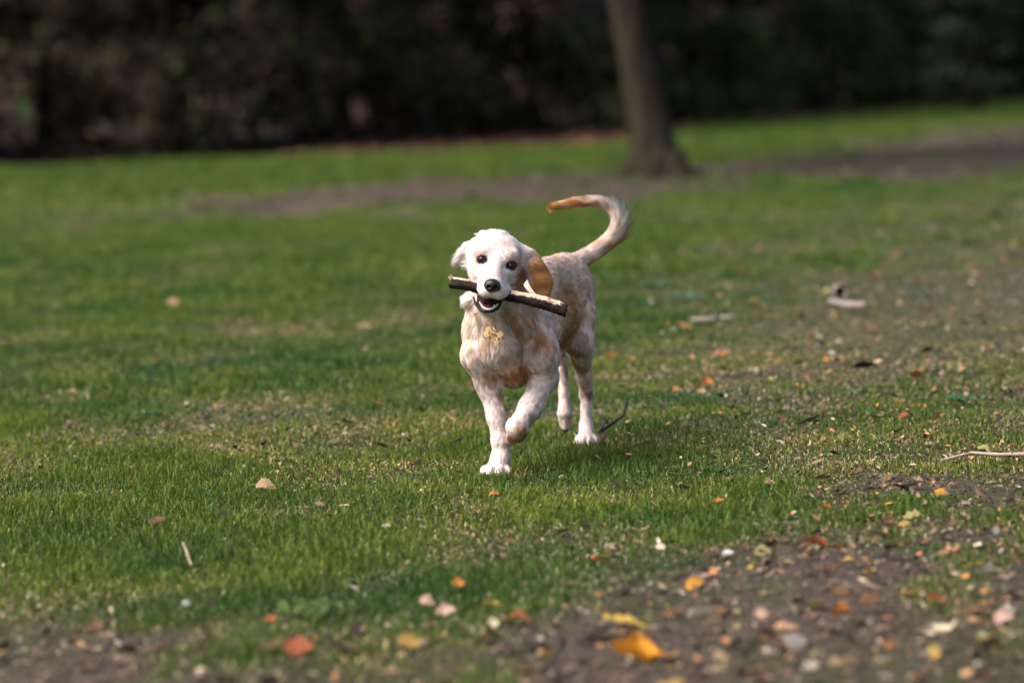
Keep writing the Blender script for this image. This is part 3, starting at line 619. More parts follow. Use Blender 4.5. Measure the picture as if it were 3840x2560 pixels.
def leaf_cloud(n, centers, radii, size, pal, seed, up=.4):
    "n leaf sprays spread through a set of ellipsoid clumps"
    r = np.random.default_rng(seed); centers = np.asarray(centers, float); radii = np.asarray(radii, float)
    k = r.integers(0, len(centers), n)
    d = r.standard_normal((n, 3)); d /= np.linalg.norm(d, axis=1)[:, None]
    p = centers[k]+d*radii[k]*(r.random(n)**.45)[:, None]
    nrm = d*.6+r.standard_normal((n, 3))*.6+[0, 0, up]; nrm /= np.linalg.norm(nrm, axis=1)[:, None]
    t = np.cross(nrm, r.standard_normal((n, 3))); t /= np.linalg.norm(t, axis=1)[:, None]; w = np.cross(nrm, t)
    L_ = (size*r.uniform(.6, 1.4, n))[:, None]; W_ = L_*r.uniform(.4, .7, (n, 1))
    V = np.stack([p-t*L_*.5, p+w*W_*.5-nrm*L_*.08, p+t*L_*.5, p-w*W_*.5-nrm*L_*.08], 1)
    C = np.asarray(pal)[r.integers(0, len(pal), n)]*(r.uniform(.45, 1.7, (len(centers), 1))[k])*r.uniform(.75, 1.25, (n, 1))
    return V.reshape(-1, 3), (np.arange(n)*4)[:, None]+np.arange(4), np.repeat(C, 4, 0)
m_leaf = tint_mat("wood_foliage", .6, .25, .15)
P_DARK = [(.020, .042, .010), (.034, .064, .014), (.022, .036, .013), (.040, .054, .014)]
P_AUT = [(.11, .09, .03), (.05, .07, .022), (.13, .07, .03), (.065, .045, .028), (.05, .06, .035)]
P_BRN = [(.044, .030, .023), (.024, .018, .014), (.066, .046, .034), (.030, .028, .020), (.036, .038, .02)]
def crown_specs(h0, h1, rad, n, seed):
    r = np.random.default_rng(seed); c, s = [], []
    for _ in range(n):
        a = r.uniform(0, 6.28); q = rad*r.uniform(.1, .85); z = r.uniform(h0+.8, h1)
        c.append((math.cos(a)*q, math.sin(a)*q, z)); k = r.uniform(.9, 1.7); s.append((k*1.25, k*1.25, k*.8))
    return c, s
CROWNS = []
for s_ in range(3):
    cc, ss = crown_specs(4.2, 11, 4.2, 38, 50+s_)
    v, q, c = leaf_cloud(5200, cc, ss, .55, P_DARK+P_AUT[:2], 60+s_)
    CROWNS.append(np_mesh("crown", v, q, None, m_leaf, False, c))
def trunk_mesh(r0, lean, seed, m, hgt=10.5):
    r = np.random.default_rng(seed); z = np.array([-.15, .05, .25, .6, 1.2, 2, 3, 4.5, 6.5, 8.5, hgt])
    w = np.cumsum(r.standard_normal((len(z), 2))*.05, 0); w -= w[1]
    pts = np.stack([w[:, 0]+lean[0]*z, w[:, 1]+lean[1]*z, z], -1)
    rad = r0*np.interp(z, [-.15, .05, .25, .6, 1.2, 10.5], [1.7, 1.45, 1.2, 1.06, 1, .25])
    sp_ = [dict(pts=pts, rad=rad, flare=np.interp(z, [-.2, .6], [.35, 0]), seed=seed, seg=18, rough=.02)]
    for k in range(7):
        i = r.integers(6, 10); a = r.uniform(0, 6.28); L_ = r.uniform(1.5, 3.2)
        t = np.linspace(0, 1, 5)[:, None]; d = np.array([math.cos(a), math.sin(a), .55])
        sp_.append(dict(pts=pts[i]+t*d*L_+np.concatenate([np.zeros((5, 2)), t**2*.4], 1), rad=rad[i]*np.linspace(.5, .12, 5), seg=8, seed=seed+k))
    return tubes_mesh("trunk", sp_, m)
def wood_tree(x, y, r0, lean, seed, m, label, turn=0., group="trees of the wood behind the field"):
    root = empty("woodland_tree", (x, y, float(height(x, y))))
    tag(root, label, "tree", group)
    link("trunk", trunk_mesh(r0, lean, seed, m), root)
    c = link("crown", CROWNS[seed % 3], root); c.rotation_euler.z = turn; c.location = (lean[0]*6, lean[1]*6, 0)
    return root
# the wood, left to right
WT = [(-9.2, 46.0, .16, (.02, 0), 0, "slim dark tree at the left end of the wood"),
 (-7.2, 49.5, .20, (-.01, 0), 0, "dark trunk second from the left in the wood"),
 (-5.0, 41.8, .13, (.015, 0), 0, "slim brown trunk right of the second trunk from the left in the wood"),
 (-3.95, 43.2, .085, (0, .02), 0, "thinnest dark trunk in the left part of the wood"),
 (-3.2, 54.5, .26, (.02, 0), 0, "thick dark trunk deep in the wood behind the shrubs"),
 (-1.75, 49.5, .13, (-.02, 0), 0, "dark trunk leaning slightly left above the brown leaf bank"),
 (-.6, 57.0, .22, (.05, 0), 0, "dark trunk leaning right behind the brown leaf bank"),
 (.75, 56.0, .15, (-.07, 0), 1, "thin pale trunk leaning left behind the brown leaf bank"),
 (4.2, 63.0, .2, (0, 0), 0, "dark trunk hidden behind the evergreen bush right of the lone tree"),
 (4.9, 60.0, .2, (.02, 0), 0, "dark trunk among the evergreen bushes right of the lone tree"),
 (7.2, 66.0, .22, (-.02, 0), 0, "dark trunk behind the middle evergreen bush"),
 (9.4, 69.0, .2, (0, 0), 0, "dark trunk behind the right evergreen bushes")]
for i, (x, y, r0, ln, pl, lb) in enumerate(WT):
    wood_tree(x, y+3.5, r0*.8, ln, 100+i, m_bark_pale if pl else m_bark, lb, i*.9)
# trees farther in and beside, seen only as trunks in the dark
r_ = np.random.default_rng(8)
back = []
for x in np.arange(-19, 24, 3.1):
    for d in (10, 17):
        back.append((x+r_.uniform(-1, 1), edge_y(x)+d+r_.uniform(-1.5, 1.5)))
for k in range(16): back.append((-12.5-r_.uniform(0, 7), 45+k*.4+r_.uniform(-1, 1))) if k % 3 == 0 else None
back += [(-11.5, 47.5), (12.6, 70), (14.5, 73), (17.5, 77)]
tm = [trunk_mesh(.17, (.01, 0), 300, m_bark), trunk_mesh(.21, (-.02, .01), 301, m_bark)]
for i, (x, y) in enumerate(back):
    root = empty("woodland_tree", (x, y, float(height(x, y))))
    tag(root, "dark tree standing deep in the wood, lost among the others", "tree", "deep trees of the wood")
    link("trunk", tm[i % 2], root)
    c = link("crown", CROWNS[i % 3], root); c.rotation_euler.z = i*1.7
# shrubs
def shrub(x, y, w, d, h, pal, n, size, seed, label, name="shrub", cat="shrub", group=None, base=.07, m=None):
    r = np.random.default_rng(seed)
    root = empty(name, (x, y, float(height(x, y)))); tag(root, label, cat, group)
    cs, ss, sp_ = [], [], []
    for k in range(int(9+6*w)):
        px, py = r.uniform(-1, 1)*w*.75, r.uniform(-1, 1)*d*.75; pz = base*h+r.random()**.8*h*.95*(1-.75*(abs(px)/w)**1.5)*r.uniform(.6, 1.1)
        cs.append((px, py, pz)); q = r.uniform(.12, .40)*min(w, h*.8); ss.append((q*1.25, q, q*.8))
        if k < 9: sp_.append(dict(pts=[(px*.15, py*.15, -.05), (px*.45, py*.5, pz*.5), (px, py, pz)], rad=[.025, .018, .006], seg=6, seed=k))
    v, q, c = leaf_cloud(n, cs, ss, size, pal, seed)
    v[:, 2] = np.maximum(v[:, 2], .01)
    link("foliage", np_mesh("foliage", v, q, None, m or m_leaf, False, c), root)
    link("stems", tubes_mesh("stems", sp_, m_bark), root)
    return root
shrub(-8.8, 44.7, 1.9, 1.0, 3.0, P_BRN, 3000, .13, 1, "brown leaved shrub at the far left edge of the wood")
shrub(-6.1, 44.8, 1.9, 1.0, 2.9, P_BRN+P_AUT[:1], 3000, .13, 2, "dull brown shrub with olive tips in the left part of the wood")
shrub(-3.7, 44.9, 1.8, .9, 2.7, P_BRN+P_AUT[1:2], 2800, .13, 3, "grey brown bramble bush under the thinnest trunk")
shrub(-1.9, 48.6, 1.6, .9, 2.8, P_BRN+P_AUT+[(.04, .075, .03)], 2800, .13, 4, "greenish bush in the middle of the wood with a grey stem beside it")
shrub(-.9, 55.5, 1.5, .9, 1.5, P_AUT, 2000, .13, 5, "yellow olive bush above the brown leaf bank")
shrub(.9, 56.5, 1.4, .9, 2.3, P_AUT+P_BRN, 2300, .14, 6, "tall olive brown bush just left of the lone tree")
shrub(-1.6, 57, 1.8, 1, 3.2, P_AUT, 2600, .15, 7, "tall autumn tinted bush hanging over the middle of the wood")
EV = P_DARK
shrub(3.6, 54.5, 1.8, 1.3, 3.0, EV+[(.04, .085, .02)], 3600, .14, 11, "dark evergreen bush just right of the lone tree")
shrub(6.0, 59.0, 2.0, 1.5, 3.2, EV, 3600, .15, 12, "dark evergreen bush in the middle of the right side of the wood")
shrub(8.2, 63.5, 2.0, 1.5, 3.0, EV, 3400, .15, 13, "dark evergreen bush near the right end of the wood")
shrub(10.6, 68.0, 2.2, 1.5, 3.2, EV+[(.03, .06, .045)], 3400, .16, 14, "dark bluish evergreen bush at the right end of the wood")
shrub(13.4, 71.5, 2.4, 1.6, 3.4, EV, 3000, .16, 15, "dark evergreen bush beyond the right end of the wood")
shrub(8.15, 52.2, .75, .7, 2.8, [(.014, .028, .012), (.02, .036, .014), (.03, .05, .03)], 2400, .11, 16, "small leafy tree standing forward at the right edge of the field", "small_tree", "tree", base=.1)
shrub(-11.6, 44.8, 1.8, 1.2, 2.4, P_BRN, 2200, .14, 17, "brown shrub beyond the left end of the wood")
shrub(16.8, 77, 2.6, 1.8, 3.8, EV, 3000, .18, 21, "dark evergreen bush far beyond the right end of the field")
shrub(21, 84, 3.0, 1.8, 4.2, EV, 3000, .2, 22, "broad evergreen bush farthest out at the right")
shrub(26, 91, 3.4, 2, 4.6, EV, 3000, .22, 23, "last evergreen bush of the wood towards the right")
# unbroken undergrowth deeper in
cs, ss = [], []
for x in np.arange(-24, 30, .8):
    for k in range(4):
        cs.append((x+r_.uniform(-.5, .5), edge_y(x)+12+r_.uniform(-2.5, 7), r_.uniform(.2, 3.4))); q = r_.uniform(.6, 1.1); ss.append((q*1.2, q, q*.8))
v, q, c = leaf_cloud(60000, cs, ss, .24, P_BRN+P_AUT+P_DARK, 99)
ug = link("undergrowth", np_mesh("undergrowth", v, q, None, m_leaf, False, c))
tag(ug, "dense dark undergrowth filling the depth of the wood", "undergrowth", None, "stuff")
# dead leaves along the wood's floor
r = np.random.default_rng(31); n = 7000
x = r.uniform(-3.2, 12, n); y = edge_y(x)+.3+r.uniform(0, 1, n)*13*r.random(n)**.7; z = height(x, y)
dv, dq, dc = leaf_cloud(n, np.stack([x, y, z+.02], -1), np.full((n, 3), .02), .1, [(.22, .095, .055), (.15, .07, .05), (.38, .17, .09), (.09, .05, .04), (.07, .042, .036)], 32, 2.)
tag(link("dead_leaves", np_mesh("dead_leaves", dv, dq, None, tint_mat("dead_leaf", .8, .2), False, dc)), "carpet of brown dead leaves along the edge of the wood", "dead leaves", None, "stuff")
# pale leaf hanging at the left edge of the wood
bm = [(0, 0), (.35, .3), (.5, .75), (.3, 1.2), (0, 1.5), (-.28, 1.15), (-.42, .7), (-.3, .28)]

# lone tree in the field
root = empty("lone_tree", (TREE[0]+.02, TREE[1]+.25, 0)); tag(root, "leaning tree with a thick grey brown trunk standing alone in the field", "tree")
z = np.array([-.1, .02, .1, .22, .4, .65, 1., 1.5, 2.2, 3.2, 4.6, 6.4, 8.5])
lean = -.135
pts = np.stack([lean*z+.02*np.sin(z*1.7), .01*z, z], -1)
rad = np.interp(z, [-.1, .02, .1, .22, .4, .65, 1, 1.7, 8.5], [.33, .275, .23, .205, .193, .184, .174, .16, .09])
sp_ = [dict(pts=pts, rad=rad, flare=np.interp(z, [-.1, .45], [.38, 0]), seg=30, seed=3, rough=.012)]
for k in range(9):
    i = [9, 9, 10, 10, 11, 11, 11, 12, 12][k]; a = k*2.4; L_ = 3.2-.15*k; t = np.linspace(0, 1, 6)[:, None]
    sp_.append(dict(pts=pts[i]+t*np.array([math.cos(a), math.sin(a), .6])*L_, rad=rad[i]*np.linspace(.6, .12, 6), seg=8, seed=k))
for k, a in enumerate((-.25, .5, 1.7, 2.9, 3.7, 4.6, 5.4)):
    t = np.linspace(0, 1, 5)[:, None]; d = np.array([math.cos(a), math.sin(a), 0])
    sp_.append(dict(pts=d*.17+t*d*.27+np.array([[0, 0, .17], [0, 0, .09], [0, 0, .04], [0, 0, .01], [0, 0, -.03]]), rad=[.11, .085, .06, .045, .02], seg=9, seed=40+k))
link("trunk", tubes_mesh("trunk", sp_, m_bark_big), root)
cc, ss = crown_specs(4.5, 11, 4.8, 46, 5)  # unseen crown widened and thickened so it shades the field to the right
v, q, c = leaf_cloud(9000, np.array(cc)+[.4, 0, 0], ss, .32, P_AUT[:2]+P_DARK, 6)
link("crown", np_mesh("crown", v, q, None, m_leaf, False, c), root)
# ------------------------------------------------------------------ the dog
def seg_d(P, a, ra, b, rb):
    a = np.asarray(a, np.float32); ab = np.asarray(b, np.float32)-a
    t = np.clip(((P-a)@ab)/max(float(ab@ab), 1e-9), 0, 1)
    return np.linalg.norm(P-a-t[..., None]*ab, axis=-1)-(ra+(rb-ra)*t)
def ell_d(P, c, rad, roll):
    q = P-np.asarray(c, np.float32); a = math.radians(roll); cs, sn = math.cos(a), math.sin(a)
    q = np.stack([q[..., 0]*cs+q[..., 2]*-sn, q[..., 1], q[..., 0]*sn+q[..., 2]*cs], -1)
    r = np.asarray(rad, np.float32); k0 = np.linalg.norm(q/r, axis=-1); k1 = np.linalg.norm(q/(r*r), axis=-1)
    return k0*(k0-1)/np.maximum(k1, 1e-6)
class Field:
    def __init__(s, lo, hi, h):
        s.lo = np.asarray(lo, np.float32); s.h = h
        s.n = np.ceil((np.asarray(hi)-lo)/h).astype(int)+1; s.F = np.full(s.n, .2, np.float32)
    def box(s, lo, hi):
        i0 = np.maximum(np.floor((np.asarray(lo)-s.lo)/s.h).astype(int), 0); i1 = np.minimum(np.ceil((np.asarray(hi)-s.lo)/s.h).astype(int)+1, s.n)
        sl = tuple(slice(a, b) for a, b in zip(i0, i1))
        ax = [s.lo[k]+s.h*np.arange(i0[k], i1[k], dtype=np.float32) for k in range(3)]
        return sl, np.stack(np.meshgrid(*ax, indexing='ij'), -1)
    def add(s, lo, hi, fn, k):
        sl, P = s.box(np.asarray(lo)-.03-k, np.asarray(hi)+.03+k); d = fn(P); f = s.F[sl]
        m = np.maximum(k-np.abs(f-d), 0)/k; s.F[sl] = np.minimum(f, d)-m*m*k*.25
    def cut(s, lo, hi, fn, k):
        sl, P = s.box(np.asarray(lo)-.03, np.asarray(hi)+.03); d = -fn(P); f = s.F[sl]
        m = np.maximum(k-np.abs(f-d), 0)/k; s.F[sl] = np.maximum(f, d)+m*m*k*.25
    def cone(s, a, ra, b, rb, k): s.add(np.minimum(a, b)-max(ra, rb), np.maximum(a, b)+max(ra, rb), lambda P: seg_d(P, a, ra, b, rb), k)
    def ell(s, c, r, roll, k): m = max(r); s.add(np.asarray(c)-m, np.asarray(c)+m, lambda P: ell_d(P, c, r, roll), k)
    def front(s, x, z):
        i, j = int(round((x-s.lo[0])/s.h)), int(round((z-s.lo[2])/s.h)); col = s.F[i, :, j]; k = int(np.argmax(col < 0))
        return float(s.lo[1]+s.h*(k-col[k]/(col[k]-col[k-1])))
    def mesh(s):
        F = s.F; S = F < 0; c = np.zeros(tuple(np.array(F.shape)-1), np.int8)
        for i in (0, 1):
            for j in (0, 1):
                for k in (0, 1): c += S[i:F.shape[0]-1+i, j:F.shape[1]-1+j, k:F.shape[2]-1+k]
        act = np.argwhere((c > 0) & (c < 8)); ids = np.full(c.shape, -1, np.int32); ids[tuple(act.T)] = np.arange(len(act))
        acc = np.zeros((len(act), 3)); cnt = np.zeros(len(act)); corners = [(i, j, k) for i in (0, 1) for j in (0, 1) for k in (0, 1)]
        for a in corners:
            for d in range(3):
                if a[d]: continue
                b_ = list(a); b_[d] = 1
                fa = F[tuple((act+a).T)]; fb = F[tuple((act+b_).T)]; m = (fa < 0) != (fb < 0)
                t = np.where(m, fa/np.where(m, fa-fb, 1), 0); p = np.array(a)[None]+np.zeros((len(act), 3)); p[:, d] += t
                acc[m] += p[m]; cnt[m] += 1
        V = s.lo+s.h*(act+acc/cnt[:, None]); Q = []
        for d in range(3):
            o = [k for k in range(3) if k != d]
            A = np.moveaxis(S, d, 0); e = A[:-1] != A[1:]; e = np.moveaxis(e, 0, d)
            E = np.argwhere(e); E = E[(E[:, o[0]] > 0) & (E[:, o[1]] > 0) & (E[:, o[0]] < F.shape[o[0]]-1) & (E[:, o[1]] < F.shape[o[1]]-1)]
            u = np.zeros(3, int); u[o[0]] = 1; w = np.zeros(3, int); w[o[1]] = 1
            q = np.stack([ids[tuple(E.T)], ids[tuple((E-u).T)], ids[tuple((E-u-w).T)], ids[tuple((E-w).T)]], -1)
            flip = S[tuple(E.T)] ^ (d == 1); q[~flip] = q[~flip][:, ::-1]; Q.append(q)
        return V.astype(np.float32), np.concatenate(Q)
def vnormals(V, Q):
    n = np.cross(V[Q[:, 2]]-V[Q[:, 0]], V[Q[:, 3]]-V[Q[:, 1]]); N = np.zeros_like(V)
    for k in range(4): np.add.at(N, Q[:, k], n)
    return N/np.maximum(np.linalg.norm(N, axis=1), 1e-9)[:, None]
BASE = np.array([.05, 7.35, 0], np.float32)
fld = Field((-.15, 6.9, -.01), (.335, 7.84, .67), .0030)
for p, a, ra, b_, rb, k in CONES: fld.cone(a, ra-.003, b_, rb-.003, k)
for p, c, r, ro, k in ELLS:
    if p not in ('ear', 'ear2'): fld.ell(c, tuple(q-.002 for q in r), ro, k)
def poly_d(X, Z, pts):
    "signed distance to a closed outline in the x-z plane"
    pts = np.asarray(pts, np.float32); d = np.full(X.shape, 9., np.float32); ins = np.zeros(X.shape, bool)
    for (x0, z0), (x1, z1) in zip(pts, np.roll(pts, -1, 0)):
        ex, ez = x1-x0, z1-z0; t = np.clip(((X-x0)*ex+(Z-z0)*ez)/(ex*ex+ez*ez), 0, 1)
        d = np.minimum(d, np.hypot(X-x0-t*ex, Z-z0-t*ez))
        if abs(ez) > 1e-9: ins ^= ((z0 > Z) != (z1 > Z)) & (X < (Z-z0)*ex/ez+x0)
    return np.where(ins, -d, d)
def flap(pts, y0, bend, th, rd):
    pts = np.asarray(pts); cx, cz = pts.mean(0); top = pts[:, 1].max()
    def fn(P):
        d2 = poly_d(P[..., 0], P[..., 2], pts)+rd
        yy = np.abs(P[..., 1]-(y0+bend[0]*(P[..., 0]-cx)+bend[1]*(P[..., 0]-cx)**2+bend[2]*(top-P[..., 2])+.0012*np.sin(P[..., 2]*160)))-th+rd
        return np.hypot(np.maximum(d2, 0), np.maximum(yy, 0))+np.minimum(np.maximum(d2, yy), 0)-rd
    return fn, (pts[:, 0].min()-.01, y0-.06, pts[:, 1].min()-.01), (pts[:, 0].max()+.01, y0+.06, pts[:, 1].max()+.01)
for pts, y0, bend, th in ((EAR, 7.145, (.35, 9, -.10), .0058), (EAR2, 7.17, (-.7, 0, .1), .0062)):
    fn, lo, hi = flap(pts, y0, bend, th, .0042); fld.add(lo, hi, fn, .010)
tagY = fld.front(TAG[0], TAG[2])
for p, c, r, ro in CARVE:
    fld.cut(np.asarray(c)-max(r), np.asarray(c)+max(r), lambda P, c=c, r=r, ro=ro: ell_d(P, c, r, ro), .006 if p == 'mouth' else .008)
eyeY = [fld.front(e[0], e[2]) for e in (EYE_A, EYE_B)]
DV, DQ = fld.mesh(); DN_ = vnormals(DV, DQ)
FUR = dict(cream3=(.74, .57, .48), face=(.82, .705, .67), lid=(.14, .07, .05), cream=(.70, .53, .43), white=(.84, .75, .72), leg=(.75, .615, .575), ear=(.50, .22, .08), gold=(.42, .195, .065), tan=(.54, .34, .20), brown=(.24, .11, .05),
           orange=(.58, .25, .085), pink=(.68, .45, .40), grey=(.36, .30, .26), yellow=(.44, .32, .13), cream2=(.67, .53, .445))
def smooth_path(P, n):
    P = np.array(P, float); Q = np.vstack([2*P[0]-P[1], P, 2*P[-1]-P[-2]]); o = []
    for i in range(1, len(Q)-2):
        for t in np.arange(n)/n: a, b_, c, d = Q[i-1:i+3]; o.append(.5*(2*b_+(c-a)*t+(2*a-5*b_+4*c-d)*t*t+(3*b_-a-3*c+d)*t**3))
    return np.array(o+[P[-1]])
lp = smooth_path([LIP0, LIP1, LIP2, LIP3, LIP4, LIP5], 5)
def in_mouth(P, near):
    "points inside the lip line, darkened and left without strands"
    lz = np.interp(P[:, 0], lp[:, 0], lp[:, 2])
    return (P[:, 0] > LIP0[0]+.002) & (P[:, 0] < LIP5[0]-.002) & (P[:, 1] < 7.12) & (P[:, 2] > lz-.003) & (P[:, 2] < lz+.04) & np.isin(near, ['jaw', 'neck', 'tuft'])
def snap(c):
    try: y = fld.front(c[0], c[2])
    except Exception: return c
    return (c[0], y+.004, c[2]) if fld.lo[1]+.01 < y < fld.lo[1]+.93 and abs(y-c[1]) < .085 else c
PATCHES = [(snap(c), r, k, s, o) for c, r, k, s, o in PATCHES]
NAMES = [c[0] for c in CONES]+[e[0] for e in ELLS]
def prim_d(P):
    return np.stack([seg_d(P, a, ra, b_, rb) for _, a, ra, b_, rb, _ in CONES]+[ell_d(P, c, r, ro) for _, c, r, ro, _ in ELLS], -1)
PART_BASE = {'head': 'face', 'jaw': 'white', 'leg': 'leg', 'paw': 'leg', 'ear2': 'white', 'ear': 'ear', 'tuft': 'white', 'arm': 'leg', 'thigh': 'cream2', 'tail': 'cream3'}
def wob(P, s, seed):
    r = np.random.default_rng(seed); o = np.zeros(len(P), np.float32)
    for k in range(5): o += np.sin(P@(r.standard_normal(3)/s).astype(np.float32)+r.uniform(0, 6.28))
    return o/5
def fur_colour(P, D):
    W = np.exp(-(D-D.min(1)[:, None])/.008); W /= W.sum(1)[:, None]
    base = W@np.array([FUR[PART_BASE.get(n, 'cream')] for n in NAMES])
    near = np.array(NAMES)[D.argmin(1)]
    for c, r, k, s, only in PATCHES:
        d = np.linalg.norm(P-np.asarray(c, np.float32), axis=1)*(1+.28*wob(P, .012, 3)+.18*wob(P, .005, 4))
        m = sstep(r*1.25, r*.35, d)*min(1, s*1.15)
        if only: m = m*np.isin(near, [only]+(['ear'] if only == 'ear' else []))
        elif k != 'ear': m = m*(~np.isin(near, ['ear', 'ear2', 'head', 'jaw']))
        base = base*(1-m[:, None])+np.array(FUR[k])*m[:, None]
    ear_top = (near == 'ear')*sstep(.540, .560, P[:, 2]+.006*wob(P, .006, 8)); base = base*(1-ear_top[:, None])+np.array(FUR['white'])*ear_top[:, None]
    # dark lids and lips
    for e, y in zip((EYE_A, EYE_B), eyeY):
        d = np.linalg.norm((P-np.array([e[0], y, e[2]], np.float32))*[.85, .6, 1.1], axis=1); m = sstep(.0155, .0115, d)[:, None]
        base = base*(1-m)+np.array([.03, .018, .014])*m
    c, r, ro = CARVE[0][1:]; ed = ell_d(P, c, r, ro); m = np.maximum(np.maximum(in_mouth(P, near)*1., sstep(.0075, .004, ed)), sstep(.011, .008, ed)*(near == 'jaw')*(P[:, 2] > LIP2[2]-.004))
    m = np.minimum(m, 1)[:, None]; base = base*(1-m)+np.array([.035, .012, .012])*m
    return np.clip(base, .004, .9), near
DD = prim_d(DV); col, near_v = fur_colour(DV, DD)
m_skin, nt, b = mat("dog_hide", .85, .15); c_ = attr(nt, 'tint')
nt.links.new(mixrgb(nt, 1., c_, ramp(nt, noise(nt, 160, 4), [(.3, (.72, .70, .68)), (.7, (1, 1, 1))]), 'MULTIPLY'), b.inputs['Base Color']); bump(nt, b, noise(nt, 220, 3), .5, .004)
dog = link("dog", np_mesh("dog", DV-BASE, DQ, None, m_skin, True, col)); dog.location = BASE
tag(dog, "young cream and golden retriever trotting towards the camera with a stick in its mouth", "dog")
# coat
FLOW = []
for n, a, ra, b_, rb, k in CONES:
    d = np.asarray(b_)-np.asarray(a); d = d/np.linalg.norm(d)
    FLOW.append(-d if n in ('head', 'jaw') else d)
for n, c, r, ro, k in ELLS: FLOW.append({'head': (0, .8, .25), 'jaw': (0, 1, -.3), 'ear': (.15, .1, -1), 'ear2': (-.9, .3, -.35)}[n])
FLOW = np.array([f/np.linalg.norm(f) for f in np.array(FLOW)])
tri = np.concatenate([DQ[:, :3], DQ[:, [0, 2, 3]]]); e1 = DV[tri[:, 1]]-DV[tri[:, 0]]; e2 = DV[tri[:, 2]]-DV[tri[:, 0]]
area = np.linalg.norm(np.cross(e1, e2), axis=1)*.5
rh = np.random.default_rng(4); NH = 130000
ti = rh.choice(len(tri), NH, p=area/area.sum()); u = rh.random((NH, 2)); fl = u.sum(1) > 1; u[fl] = 1-u[fl]
P = DV[tri[ti, 0]]+u[:, :1]*e1[ti]+u[:, 1:]*e2[ti]
N = DN_[tri[ti, 0]]*(1-u.sum(1))[:, None]+DN_[tri[ti, 1]]*u[:, :1]+DN_[tri[ti, 2]]*u[:, 1:]; N /= np.linalg.norm(N, axis=1)[:, None]
D = prim_d(P); hc, near = fur_colour(P, D)
ok = np.ones(NH, bool)
for e, y in zip((EYE_A, EYE_B), eyeY): ok &= np.linalg.norm((P-np.array([e[0], y, e[2]], np.float32))*[.9, .5, 1.1], axis=1) > .0125
ok &= np.linalg.norm((P-np.array(NOSE, np.float32))*[1, .5, 1.1], axis=1) > .019
c, r, ro = CARVE[0][1:]; ok &= (ell_d(P, c, r, ro) > np.where((near == 'jaw') & (P[:, 2] > LIP2[2]-.004), .010, .0045))
ok &= (P[:, 2] > .012) & ~in_mouth(P, near)
P, N, D, hc, near = P[ok], N[ok], D[ok], hc[ok], near[ok]; n = len(P)
W = np.exp(-(D-D.min(1)[:, None])/.014); W /= W.sum(1)[:, None]; T = W@FLOW
T = T+.55*np.stack([wob(P, .011, 11), wob(P, .011, 12), wob(P, .011, 13)], -1)
T -= (T*N).sum(1)[:, None]*N; T /= np.maximum(np.linalg.norm(T, axis=1), 1e-6)[:, None]
HL = dict(head=.0085, jaw=.006, ear=.009, ear2=.028, torso=.018, neck=.019, arm=.0135, leg=.0105, paw=.007, thigh=.018, tail=.021, tuft=.026)
LF = dict(head=.24, jaw=.25, ear=.10, ear2=.75, torso=.15, neck=.18, arm=.14, leg=.14, paw=.14, thigh=.16, tail=.17, tuft=.6)
lut = {k: i for i, k in enumerate(HL)}; ki = np.array([lut[x] for x in near])
wl = np.zeros((len(NAMES), 2)); wl[:] = [(HL[x], LF[x]) for x in NAMES]; LL = W@wl
L_ = LL[:, 0]*rh.uniform(.6, 1.25, n); lift = LL[:, 1]*rh.uniform(.5, 1.5, n)
is_tail = near == 'tail'
fr = is_tail & (P[:, 0] > .26) & (N[:, 0] > .35) & (P[:, 2] < .60); L_[fr] *= rh.uniform(1., 3.0, fr.sum()); lift[fr] *= 1.9
hc[fr] = np.clip(hc[fr]*1.25+.04, 0, .9)
und = is_tail & (N[:, 2] < -.3) & (P[:, 2] < .53); L_[und] *= 1.25
br = (near == 'torso') & (P[:, 1] < 7.16); L_[br] *= 1.1
top = (near == 'head') & (P[:, 2] > .575); L_[top] *= 2.2; lift[top] *= 1.6
ttl = is_tail & (P[:, 0] < .23) & (P[:, 2] > .58); L_[ttl] *= 1.15; lift[ttl] *= .6
fac = (near == 'head') & (P[:, 1] < 7.03); L_[fac] *= .75
S_ = 5; t = np.linspace(0, 1, S_)
la = lift[:, None]*(1.25-1.0*t[None]); la[:, 0] = lift*1.3
step = (L_/(S_-1))[:, None, None]*(np.cos(la)[..., None]*T[:, None]+np.sin(la)[..., None]*N[:, None])
X = P[:, None]+np.concatenate([np.zeros((n, 1, 3)), np.cumsum(step[:, 1:], 1)], 1)
# strands gather into locks
ng = n//20; gi = rh.choice(n, ng, replace=False); kd = kdtree.KDTree(ng)
for i, g in enumerate(gi): kd.insert(P[g], i)
kd.balance(); nn = np.array([kd.find(p)[1] for p in P]); gsel = gi[nn]
cl = np.where(np.isin(near, ['head', 'ear', 'paw', 'jaw']), .3, .56)[:, None, None]*(t**1.3)[None, :, None]
off_ = X[gsel]-P[gsel][:, None]; target = P[gsel][:, None]+off_*(L_/L_[gsel])[:, None, None].clip(.6, 1.5)
far_ = np.linalg.norm(P-P[gsel], axis=1) > .016; cl[far_] = 0
X = X*(1-cl)+target*cl
lockv = np.where(np.isin(near, ['head', 'ear', 'paw', 'jaw']), rh.uniform(.88, 1.08, ng)[nn], rh.uniform(.60, 1.17, ng)[nn])
tanl = (rh.random(ng) < .16)[nn] & np.isin(near, ['torso', 'neck', 'thigh', 'arm']); hc[tanl] = hc[tanl]*np.array([.92, .80, .68])
hc = np.clip(hc*1.16*(lockv*rh.uniform(.92, 1.06, n))[:, None], 0, .93)
hcv = bpy.data.hair_curves.new("coat"); hcv.add_curves([S_]*n)
hcv.attributes['position'].data.foreach_set('vector', (X-BASE).astype(np.float32).ravel())
ra_ = hcv.attributes.get('radius') or hcv.attributes.new('radius', 'FLOAT', 'POINT')
ra_.data.foreach_set('value', np.tile(np.array([.00042, .00040, .00034, .00024, .00006], np.float32), n))
